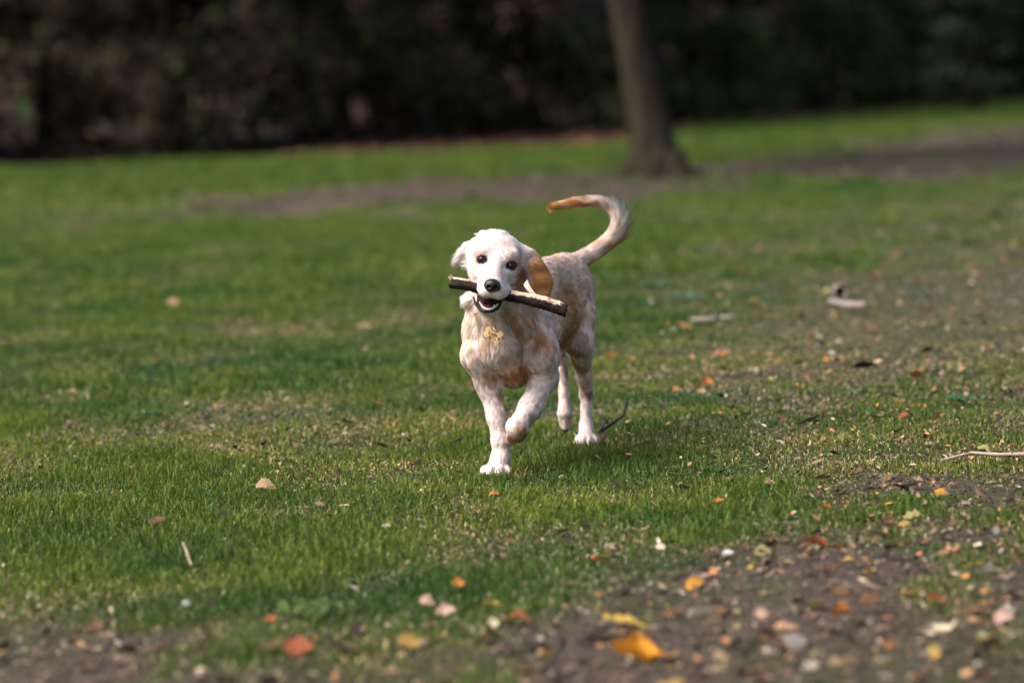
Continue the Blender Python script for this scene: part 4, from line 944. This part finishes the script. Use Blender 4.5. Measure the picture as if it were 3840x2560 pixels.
fa = hcv.attributes.new('tint', 'FLOAT_COLOR', 'CURVE'); c4 = np.ones((n, 4), np.float32); c4[:, :3] = hc; fa.data.foreach_set('color', c4.ravel())
fn_ = hcv.attributes.new('lie', 'FLOAT_VECTOR', 'CURVE'); fn_.data.foreach_set('vector', N.astype(np.float32).ravel())
m_fur, nt, b = mat("fur_strands", .6, .2); nt.links.new(attr(nt, 'tint'), b.inputs['Base Color'])
# a coat lights like the body it lies on: strands lean their normals towards the hide's
la_ = nt.nodes.new('ShaderNodeAttribute'); la_.attribute_name = 'lie'; ge = nt.nodes.new('ShaderNodeNewGeometry')
v1 = nt.nodes.new('ShaderNodeVectorMath'); v1.operation = 'SCALE'; v1.inputs['Scale'].default_value = .16; nt.links.new(ge.outputs['Normal'], v1.inputs[0])
v2 = nt.nodes.new('ShaderNodeVectorMath'); v2.operation = 'ADD'; nt.links.new(v1.outputs[0], v2.inputs[0]); nt.links.new(la_.outputs['Vector'], v2.inputs[1])
v3 = nt.nodes.new('ShaderNodeVectorMath'); v3.operation = 'NORMALIZE'; nt.links.new(v2.outputs[0], v3.inputs[0]); nt.links.new(v3.outputs[0], b.inputs['Normal'])
hcv.materials.append(m_fur)
coat = link("coat", hcv, dog)
f = Field((.105, 7.69, .02), (.155, 7.76, .07), .0015); f.ell((.1283, 7.722, .0375), (.0075, .007, .0085), 0, .002)
# eyes, nose, mouth
m_eye, nt, b = mat("eye_dark", .1, .35); b.inputs['Base Color'].default_value = (.012, .007, .005, 1)
m_nose, nt, b = mat("nose_black", .32, .5); b.inputs['Base Color'].default_value = (.010, .009, .010, 1); bump(nt, b, noise(nt, 900, 2), .35, .002)
m_lip, nt, b = mat("lip_black", .5, .3); b.inputs['Base Color'].default_value = (.012, .009, .010, 1)
m_tongue, nt, b = mat("tongue_pink", .35, .4); b.inputs['Base Color'].default_value = (.085, .022, .026, 1)
m_tooth, nt, b = mat("tooth_ivory", .25, .5); b.inputs['Base Color'].default_value = (.62, .57, .49, 1)
for e, y in zip((EYE_A, EYE_B), eyeY):
    bm = bmesh.new(); bmesh.ops.create_uvsphere(bm, u_segments=20, v_segments=14, radius=.0100); me = bpy.data.meshes.new("eye"); bm.to_mesh(me); bm.free()
    for p in me.polygons: p.use_smooth = True
    me.materials.append(m_eye); o = link("eye", me, dog); o.location = Vector((e[0], y+.0052, e[2]))-Vector(BASE)
v, q = f.mesh(); link("paw_pad", np_mesh("paw_pad", v-BASE, q, None, m_nose), dog)
f = Field(np.array(NOSE)-.032, np.array(NOSE)+.032, .0012); x, y, z = NOSE
f.ell((x, y+.006, z+.003), (.0185, .018, .0125), 9, .004); f.ell((x-.003, y+.006, z-.006), (.013, .0165, .0115), 9, .006)
for sx in (-1, 1): f.ell((x+sx*.011, y+.006, z-.003-sx*.002), (.0085, .0145, .0095), 9, .004)
for sx in (-1, 1): f.cut(np.array([x, y, z])-.03, np.array([x, y, z])+.03, lambda P, sx=sx: ell_d(P, (x+sx*.0088, y-.0085, z-.004-sx*.0016), (.0040, .008, .0030), 9-sx*18), .002)
v, q = f.mesh(); link("nose", np_mesh("nose", v-BASE, q, None, m_nose), dog)
v, q, t3 = tube(lp, np.interp(np.linspace(0, 1, len(lp)), [0, .2, .5, .8, 1], [.0018, .0032, .0044, .0036, .0018]), 10, rough=0)
link("lower_lip", np_mesh("lower_lip", v-BASE, q, t3, m_lip), dog)
f = Field(np.array(MOUTH)-.05, np.array(MOUTH)+.05, .002); f.ell((MOUTH[0], MOUTH[1], MOUTH[2]-.006), (.0165, .035, .007), 8, .004)
v, q = f.mesh(); link("tongue", np_mesh("tongue", v-BASE, q, None, m_tongue), dog)
f = Field(np.min([TE0, TE2, TE5], 0)-.03, np.max([TE0, TE2, TE5], 0)+.03, .0012)
te = np.array([TE0, TE1, TE2, TE3, TE4, TE5])+[0, -.007, .003]
for i in range(15):
    s_ = i/14*5; k = min(int(s_), 4); p = te[k]*(1-s_+k)+te[k+1]*(s_-k); hgt = .0085 if i in (3, 11) else .0035
    f.cone(tuple(p-[0, 0, .006]), .0019, tuple(p+[0, .001, hgt-.0055]), .0010, .001)
v, q = f.mesh(); link("lower_teeth", np_mesh("lower_teeth", v-BASE, q, None, m_tooth), dog)

# stick
ax = np.array(STICK_B)-np.array(STICK_A); SL = np.linalg.norm(ax); ax /= SL
up = np.array([0, -.45, 1.]); up -= up@ax*ax; up /= np.linalg.norm(up); sd_ = np.cross(ax, up)
SBASE = (np.array(STICK_A)+np.array(STICK_B))/2
stick = empty("stick", SBASE); tag(stick, "short dark barked stick held crosswise in the dog's mouth", "stick")
m_sb, nt, b = mat("stick_bark", .75, .25); nt.links.new(ramp(nt, noise(nt, 60, 6), [(.3, (.006, .0035, .004)), (.58, (.034, .021, .019)), (.78, (.11, .07, .055))]), b.inputs['Base Color']); bump(nt, b, noise(nt, 90, 5), .7, .004)
m_sw, nt, b = mat("stick_wood", .75, .2)
tc = nt.nodes.new('ShaderNodeTexCoord'); nz = nt.nodes.new('ShaderNodeTexNoise'); mp = nt.nodes.new('ShaderNodeMapping'); mp.inputs['Scale'].default_value = (25, 160, 160)
nt.links.new(tc.outputs['Object'], mp.inputs[0]); nt.links.new(mp.outputs[0], nz.inputs['Vector']); nz.inputs['Scale'].default_value = 1.; nz.inputs['Detail'].default_value = 5
nt.links.new(ramp(nt, nz.outputs['Fac'], [(.3, (.35, .19, .10)), (.5, (.66, .47, .33)), (.75, (.82, .70, .58))]), b.inputs['Base Color']); bump(nt, b, nz.outputs['Fac'], .6, .003)
def stick_surf(s0, s1, a0, a1, rad, n, na, jag, seed, closed):
    r = np.random.default_rng(seed); V = np.zeros((n, na, 3)); th = np.linspace(a0, a1, na, endpoint=not closed)
    for i, s in enumerate(np.linspace(s0, s1, n)):
        c0 = up*(.005*math.sin(s*12+.4)+.0022*math.sin(s*37))+sd_*.003*math.sin(s*13+1)
        rr = rad*(.86+.22*s/SL)*(1+.07*math.sin(s*24)+.05*math.sin(s*57+2)+.22*np.exp(-((s-.205)/.008)**2)*np.exp(-((th-1.9)/.5)**2)+.16*np.exp(-((s-.052)/.007)**2)*np.exp(-((th-1.2)/.5)**2))*(1+.05*r.standard_normal(na))
        j = jag*r.standard_normal(na) if i in (0, n-1) else np.zeros(na)
        V[i] = (s-SL/2+j)[:, None]*ax+c0+rr[:, None]*(np.cos(th)[:, None]*up+np.sin(th)[:, None]*sd_)
    i = np.arange(n-1)[:, None]*na; jj = np.arange(na if closed else na-1)[None]; j2 = (jj+1) % na
    return V.reshape(-1, 3), np.stack([i+jj, i+j2, i+na+j2, i+na+jj], -1).reshape(-1, 4)
v, q = stick_surf(0, SL, 0, 2*np.pi, .0145, 60, 20, .002, 1, True)
v = np.concatenate([v, [-ax*SL/2, ax*SL/2]]); e0 = len(v)-2
t3 = [(e0, (k+1) % 20, k) for k in range(20)]+[(e0+1, 59*20+k, 59*20+(k+1) % 20) for k in range(20)]
link("bark", np_mesh("bark", v, q, np.array(t3), m_sb), stick)
for s0, s1, a0, a1, se in ((SL*.50, SL*.955, -1.0, .62, 2), (.002, .07, -1.1, .25, 3)):
    n_, na = 34, 9; v, q = stick_surf(s0, s1, a0, a1, .0158, n_, na, .004, se, False)
    rr = np.random.default_rng(se); v = v.reshape(n_, na, 3); v[:, 0] += (rr.standard_normal((n_, 1))*.0012)*up-up*.002; v[:, -1] += (rr.standard_normal((n_, 1))*.0012)*up-up*.002
    v[0] -= up*.004; v[-1] -= up*.003
    vi = v.reshape(-1, 3); low = vi*1-up*.006; nq = np.concatenate([q, q[:, ::-1]+len(vi)])
    link("exposed_wood", np_mesh("exposed_wood", np.concatenate([vi, low]), nq, None, m_sw), stick)
for k in range(5):
    v, q, t3 = tube([-ax*SL/2+up*.012+sd_*(.004*k-.008), -ax*(SL/2+.002+.004*(k % 3))+up*(.016+.004*(k % 2))+sd_*(.004*k-.008)], [.0022, .0005], 5, seed=k)
    link("splinter", np_mesh("splinter", v, q, t3, m_sw), stick)

# name tag
TY = tagY-.030
tagE = empty("dog_tag", (TAG[0], TY, TAG[2])); tag(tagE, "small bone shaped gold name tag hanging from a ring at the dog's throat", "dog tag")
m_tag, nt, b = mat("tag_gold", .38, .5); b.inputs['Base Color'].default_value = (.92, .60, .30, 1); b.inputs['Metallic'].default_value = 0
m_ring, nt, b = mat("ring_gold", .25, .5); b.inputs['Base Color'].default_value = (.75, .58, .22, 1); b.inputs['Metallic'].default_value = .9
m_ink, nt, b = mat("engraved_dark", .6, .2); b.inputs['Base Color'].default_value = (.16, .08, .045, 1)
f = Field((-.026, -.006, -.02), (.026, .006, .02), .0006)
def bone(P):
    d2 = np.minimum(np.maximum(np.abs(P[..., 0])-.0125, np.abs(P[..., 2])-.0052), 9)
    for sx in (-1, 1):
        for sz in (-1, 1): d2 = np.minimum(d2, np.hypot(P[..., 0]-sx*.0122, P[..., 2]-sz*.0052)-.0056)
    return np.maximum(d2, np.abs(P[..., 1])-.0014)
f.add((-.02, -.002, -.012), (.02, .002, .012), bone, .0008)
v, q = f.mesh(); rt = math.radians(24); plate = link("tag_plate", np_mesh("tag_plate", v, q, None, m_tag), tagE); plate.rotation_euler = (math.radians(6), rt, 0); plate.scale = (1.22, 1.22, 1.22)
cu = bpy.data.curves.new("lettering", 'FONT'); cu.body = "Lola"; cu.size = .0105; cu.extrude = .0002; cu.align_x = 'CENTER'; cu.align_y = 'CENTER'
to = bpy.data.objects.new("tmp_text", cu); COL.objects.link(to); bpy.context.view_layer.update()
me = bpy.data.meshes.new_from_object(to.evaluated_get(bpy.context.evaluated_depsgraph_get())); bpy.data.objects.remove(to)
me.materials.clear(); me.materials.append(m_ink); o = link("lettering", me, plate); o.rotation_euler = (math.pi/2, 0, 0); o.location = (-.002, -.0019, .0003)
bm = bmesh.new()
for dx, dz, rr in ((0, 0, .0019), (-.0024, .0022, .0009), (-.0008, .0033, .0009), (.0008, .0033, .0009), (.0024, .0022, .0009)):
    bmesh.ops.create_cone(bm, cap_ends=True, segments=12, radius1=rr, radius2=rr, depth=.0006, matrix=Matrix.Translation((.0128+dx, -.0016, -.0060+dz)) @ Matrix.Rotation(math.pi/2, 4, 'X'))
me = bpy.data.meshes.new("paw_print"); bm.to_mesh(me); bm.free(); me.materials.append(m_ink); link("paw_print", me, plate)
th = np.linspace(0, 2*np.pi, 29)
rc = np.array([RING[0]-TAG[0], .003, .0175]); pts = rc+np.stack([np.sin(th)*.0088, .0075*np.cos(th), np.cos(th)*.0088], -1)
v, q, t3 = tube(pts, np.full(29, .0009), 8, rough=0); link("ring", np_mesh("ring", v, q, None, m_ring), tagE)
pts = np.array([rc+[0, -.0075, -.0088], (.004, -.001, .006)])
v, q, t3 = tube(np.linspace(pts[0]+[0, 0, .001], pts[1], 4), np.full(4, .0009), 6, rough=0); link("link", np_mesh("link", v, q, t3, m_ring), tagE)
# ------------------------------------------------------------------ fallen leaves
LC = dict(flame=(.80, .33, .02), orange=(.55, .20, .045), yellow=(.62, .42, .09), tan=(.52, .35, .19), peach=(.62, .36, .20), olive=(.34, .30, .11), amber=(.62, .30, .03), cream=(.68, .57, .38),
          rust=(.32, .09, .035), pale=(.46, .40, .31), brown=(.17, .085, .045), pink=(.60, .38, .30), white=(.70, .67, .60), green=(.10, .17, .06), mauve=(.36, .23, .24), grey=(.28, .25, .23), ochre=(.42, .26, .06))
LM = {}
for k, c in LC.items():
    m, nt, b = mat("leaf_"+k, .6, .3)
    nz = ramp(nt, noise(nt, 55, 5), [(.3, tuple(.62*v for v in c)), (.55, c), (.8, tuple(min(.9, 1.15*v+.02) for v in c))])
    nt.links.new(nz, b.inputs['Base Color']); bump(nt, b, noise(nt, 120, 3), .4, .003)
    t = nt.nodes.new('ShaderNodeBsdfTranslucent'); nt.links.new(nz, t.inputs['Color']); mx = nt.nodes.new('ShaderNodeMixShader'); mx.inputs[0].default_value = .25
    nt.links.new(b.outputs[0], mx.inputs[1]); nt.links.new(t.outputs[0], mx.inputs[2]); nt.links.new(mx.outputs[0], nt.nodes['Material Output'].inputs['Surface'])
    LM[k] = m
def leaf_mesh(kind, seed):
    "a leaf one unit long, subdivided, with its curl, midrib fold and stalk"
    r = np.random.default_rng(seed); nu, nv = 17, 9
    s = np.linspace(0, 1, nu)
    if kind == 'long': w = .20*np.sin(np.pi*s**.8)**.8
    elif kind == 'round': w = .46*np.sin(np.pi*s**.9)**.55
    elif kind == 'lobed': w = .40*np.sin(np.pi*s**.85)**.7*(.84+.20*np.cos(s*19+r.uniform(0, 6)))
    else: w = .33*np.sin(np.pi*s**.75)**.85
    w = np.maximum(w*(1+.06*r.standard_normal(nu)), .004)
    t = np.linspace(-1, 1, nv); S, T = np.meshgrid(s, t, indexing='ij')
    X = S-.5; Y = T*w[:, None]*(1+.08*r.standard_normal((nu, 1)))
    curl = {'curl': 1.9, 'long': .7}.get(kind, r.uniform(-.9, 1.2)); cup = r.uniform(.2, .7)*(1.6 if kind == 'curl' else 1)
    Z = np.abs(Y)*cup+.05*np.sin(S*7+r.uniform(0, 6))*np.abs(T)+.02*r.standard_normal((nu, nv))*np.abs(T)
    a = X*curl; rad = 1/curl
    X2 = (rad-Z)*np.sin(a); Z2 = rad-(rad-Z)*np.cos(a)
    V = np.stack([X2, Y, Z2], -1).reshape(-1, 3)
    i = np.arange(nu-1)[:, None]*nv; j = np.arange(nv-1)[None]
    q = np.stack([i+j, i+j+nv, i+j+nv+1, i+j+1], -1).reshape(-1, 4)
    p0 = V[nv//2]; st, sq, stt = tube([p0, p0+[-.10, .02, .02], p0+[-.2, .05, .06]], [.014, .012, .010], 5, seed=seed)
    return np.concatenate([V, st]), np.concatenate([q, sq+len(V)]), stt+len(V)
LEAF = {}
def leaf(x, y, size, kind, colr, label, seed, group=None, flat=None):
    key = (kind, colr, seed % 3)
    if key not in LEAF:
        v, q, t = leaf_mesh(kind, seed*7+len(kind)); LEAF[key] = np_mesh("leaf", v, q, t, LM[colr])
    r = np.random.default_rng(seed+900)
    o = link("fallen_leaf", LEAF[key]); o.scale = (size,)*3
    if kind == 'curl': flat = .3
    if kind == 'long': flat = .22
    o.rotation_euler = (r.uniform(.25, .95) if flat is None else r.uniform(-flat, flat), r.uniform(-.35, .35), r.uniform(-.6, .6)*(.4 if kind in ('curl', 'long') else 1)+(math.pi if r.random() < .3 else 0))
    # face towards the light side, resting on the ground with its lowest rim
    M = np.array(o.rotation_euler.to_matrix()); co = np.array([v.co for v in LEAF[key].vertices])@M.T*size
    g = float(height(x, y)); grassy = float(lush(x, y))
    o.location = (x, y, g-co[:, 2].min()-.002+.014*grassy*min(1, size/.03))
    tag(o, label, "leaf", group); return o
BIG = {'curl': 1.25}
for i, (x, y, s, k, c, lb) in enumerate(LEAVES): leaf(x, y, s*{'curl': 1.15, 'round': 1.05}.get(k, 1.1), k, c, lb, i, "fallen leaves on the field")
r = np.random.default_rng(64)
def sprinkle(n, fn, smin, smax, pal, label, group, seed0):
    for i in range(n):
        x, y = fn(); leaf(x, y, r.uniform(smin, smax), ['oval', 'lobed', 'round', 'long'][r.integers(0, 4)], pal[r.integers(0, len(pal))], label, seed0+i, group, .7)
def fore():
    while True:
        y = r.uniform(4.35, 6.6); x = r.uniform(-.15, .19)*y
        if dirt_near(x, y) > .45: return x, y
def rightf():
    y = r.uniform(6.4, 12.5); return r.uniform(.05, .17)*y, y
def leftf():
    y = r.uniform(5.4, 12.5); return r.uniform(-.17, .02)*y, y
def farf():
    y = r.uniform(13, 26); return r.uniform(-.17, .17)*y, y
sprinkle(70, fore, .012, .034, ['tan', 'olive', 'brown', 'brown', 'ochre', 'rust', 'ochre', 'brown'], "small faded scrap of leaf on the bare soil in the foreground", "leaf scraps on the foreground soil", 200)
sprinkle(30, fore, .035, .06, ['brown', 'brown', 'tan', 'brown', 'ochre', 'rust', 'grey', 'olive'], "faded medium sized leaf on the bare soil in the foreground", "middling leaves on the foreground soil", 700)
sprinkle(72, rightf, .014, .03, ['peach', 'ochre', 'tan', 'orange', 'brown', 'brown', 'rust', 'olive'], "small scattered leaf in the worn grass right of the dog", "small leaves right of the dog", 300)
sprinkle(34, leftf, .011, .024, ['pink', 'peach', 'rust', 'pale', 'brown'], "small scattered leaf in the green grass left of the dog", "small leaves left of the dog", 400)
sprinkle(22, farf, .03, .05, ['brown', 'pale', 'tan', 'rust'], "blurred small leaf on the field far behind the dog", "leaves far behind the dog", 500)
# one pale leaf left hanging on a twig at the left edge of the wood
tw = empty("hanging_twig", (-6.95, 43.0, 0)); tag(tw, "thin bare sapling at the left edge of the wood bearing one pale green leaf", "sapling")
link("stem", tubes_mesh("stem", [dict(pts=[(0, .3, -.05), (.02, .2, .6), (.05, .1, 1.3), (.02, .0, 2.2)], rad=[.014, .012, .009, .004], seg=7, seed=1), dict(pts=[(.04, .15, .95), (.10, .05, 1.0), (.14, 0, .96)], rad=[.006, .005, .003], seg=5, seed=2)], m_bark), tw)
v, q, t = leaf_mesh('oval', 77); M = np.array(Matrix.Rotation(math.radians(65), 3, 'Y') @ Matrix.Rotation(.9, 3, 'X')); lf = link("leaf", np_mesh("leaf", v@M.T*.34, q, t, LM['green']), tw); lf.location = (.14, -.02, .82)

# ------------------------------------------------------------------ twigs, bark, weeds
def twig(name, pts, rad, m, label, cat="twig", group=None, side=()):
    p = np.array([(x, y, float(height(x, y))+z) for x, y, z in pts]); o0 = p[0].copy()
    sp_ = [dict(pts=p-o0, rad=rad, seg=8, seed=len(label), rough=.08)]
    for i, dx, dy, dz, rr in side: sp_.append(dict(pts=[p[i]-o0, p[i]-o0+[dx*.5, dy*.5, dz*.6], p[i]-o0+[dx, dy, dz]], rad=[rr, rr*.8, rr*.4], seg=6, seed=i))
    o = link(name, tubes_mesh(name, sp_, m)); o.location = o0; tag(o, label, cat, group); return o
m_tw_pale, nt, b = mat("twig_pale", .8, .2); nt.links.new(ramp(nt, noise(nt, 70, 5), [(.3, (.20, .15, .11)), (.7, (.42, .34, .26))]), b.inputs['Base Color'])
m_tw_dark, nt, b = mat("twig_dark", .7, .25); nt.links.new(ramp(nt, noise(nt, 80, 5), [(.3, (.010, .008, .008)), (.7, (.04, .03, .028))]), b.inputs['Base Color'])
m_chip, nt, b = mat("wood_chip", .75, .2); nt.links.new(ramp(nt, noise(nt, 40, 5), [(.3, (.17, .13, .12)), (.7, (.33, .265, .255))]), b.inputs['Base Color'])
twig("pale_twig", [(*TWIG_A, .012), (*TWIG_M, .018), ((TWIG_M[0]+TWIG_B[0])/2, (TWIG_M[1]+TWIG_B[1])/2, .014), (*TWIG_B, .016), (TWIG_B[0]+.12, TWIG_B[1]-.02, .016)], [.003, .0045, .005, .0045, .003], m_tw_pale, "long pale bare twig lying in the grass at the right edge")
twig("dark_twig", [(*BLK_A, .012), ((BLK_A[0]*.6+BLK_B[0]*.4), (BLK_A[1]*.6+BLK_B[1]*.4)-.1, .02), (BLK_B[0]-.01, BLK_A[1]+.06, .045), (BLK_B[0]+.005, BLK_A[1]+.10, .085)], [.005, .0062, .005, .003], m_tw_dark, "black forked twig rising from the grass beside the planted hind paw", side=((1, -.035, .02, .03, .004), (0, .03, .03, .035, .003)))
twig("dark_twig", [(*DTW_A, .01), ((DTW_A[0]+DTW_B[0])/2, DTW_A[1], .018), (*DTW_B, .014)], [.004, .005, .003], m_tw_dark, "short dark twig flat in the grass left of the forelegs")
twig("dark_twig", [(*DTW2_A, .012), ((DTW2_A[0]+DTW2_B[0])/2, DTW2_A[1]+.03, .02), (*DTW2_B, .018)], [.003, .0045, .003], m_tw_dark, "brown black twig in the grass at right among dead leaves")
twig("pale_stalk", [(*STALK_A, .03), ((STALK_A[0]+STALK_B[0])/2, STALK_A[1]-.08, .02), (*STALK_B, .01)], [.003, .0035, .003], m_tw_pale, "pale straw stalk slanting in the blurred grass at left", "stalk")
twig("pale_twig", [(*PALE_A, .025), (*PALE_B, .03)], [.007, .0075], m_chip, "longer of two pale stripped twig pieces in line in the grass")
twig("pale_twig", [(*PALE_C, .03), (*PALE_D, .03)], [.007, .0065], m_chip, "shorter of two pale stripped twig pieces in line in the grass")
ca, cb = np.array(CHIP_A), np.array(CHIP_B)
twig("bark_strip", [(ca[0], ca[1], .04), ((ca[0]+cb[0])/2, (ca[1]+cb[1])/2, .033), (cb[0], cb[1], .042)], [.012, .0135, .0125], m_chip, "thick pale pinkish stick piece lying in the grass on the right of the field", "stick piece")
# hollow ring of pale bark
x, y = RINGLOG; z = float(height(x, y))
o = empty("bark_ring", (x, y, z)); tag(o, "curled ring of pale bark with a dark hollow standing in the grass at right", "bark ring")
th = np.linspace(-1.1, 3.6, 26); ri, ro = .021, .030
V = []
for yy in (-.02, .035):
    for rr_ in (ri, ro): V.append(np.stack([np.cos(th)*rr_*(1+.05*np.sin(th*5)), np.full(26, yy)+.006*np.sin(th*3), .034+np.sin(th)*rr_*(1+.06*np.sin(th*4))], -1))
V = np.concatenate(V); k = np.arange(25); Q = []
for a_, b_ in ((0, 1), (3, 2), (1, 3), (2, 0)): Q.append(np.stack([a_*26+k, a_*26+k+1, b_*26+k+1, b_*26+k], -1))
Q.append(np.array([[0, 26, 78, 52], [25, 77, 103, 51]]))
link("rim", np_mesh("rim", V, np.concatenate(Q), None, m_chip), o)
v, q, t = tube([(0, .0, .034), (0, .038, .034)], [.0215, .0215], 20, rough=0); link("shade_plug", np_mesh("shade_plug", v, q, t, m_tw_dark), o)  # dark plug fills the ring, standing in for shade inside the hollow
# low weeds: rosettes of broad leaves
def weed(x, y, s, n, pal, seed, label):
    rr = np.random.default_rng(seed); Vs, Qs, Cs = [], [], []; off = 0
    for k in range(n):
        a = rr.uniform(0, 6.28); L_ = s*rr.uniform(.25, .6); w = L_*rr.uniform(.28, .5); rise = rr.uniform(.2, .7); d = np.array([math.cos(a), math.sin(a), 0]); pz = np.array([-math.sin(a), math.cos(a), 0])
        c0 = np.array([rr.normal(0, .3), rr.normal(0, .3), 0])*s
        st = [(0, .1), (.3, .8), (.6, 1), (.85, .6), (1, .05)]
        v = []
        for u, ww in st:
            c1 = c0+d*L_*u+np.array([0, 0, .008+L_*rise*math.sin(u*2.4)*.6]); v += [c1+pz*w*ww*.5+[0, 0, .1*w*ww], c1-[0, 0, 0], c1-pz*w*ww*.5+[0, 0, .1*w*ww]]
        Vs.append(v); i = off+np.arange(4)*3
        Qs += [np.stack([i, i+1, i+4, i+3], -1), np.stack([i+1, i+2, i+5, i+4], -1)]; off += 15
        Cs.append(np.repeat((np.array(pal[rr.integers(0, len(pal))])*rr.uniform(.8, 1.2))[None], 15, 0))
    o = link("low_weed", np_mesh("low_weed", np.concatenate(Vs), np.concatenate(Qs), None, m_weed, True, np.concatenate(Cs))); o.location = (x, y, float(height(x, y))+.006)
    tag(o, label, "weed", "low weeds in the grass")
m_weed = tint_mat("weed_leaf", .45, .4, .2)
BL = [(.055, .13, .055), (.08, .16, .08), (.11, .18, .11)]
weed(*WEED1, .08, 26, BL, 1, "flat blue green weed patch in the sharp grass at far right")
weed(*WEED2, .11, 30, BL, 2, "blue green broad leaved weed close behind the dog's hips at right")
weed(*WEED3, .12, 26, BL, 3, "blue green weed farthest back on the right of the dog's tail")
weed(*WEED4, .07, 16, BL, 4, "small blue green weed right of the bark ring")
weed(*WEED5, .05, 16, BL, 5, "small bluish weed in the grass at the left")
weed(*WEED6, .05, 14, BL, 6, "little pale green weed left of the flat patch at far right")
weed(*WEED7, .10, 22, BL, 7, "broad leaved weed between the tail and the far weed")
weed(*WEED8, .08, 34, [(.08, .13, .02), (.10, .16, .03), (.06, .10, .02)], 8, "fresh green leafy tuft in the blurred foreground grass")
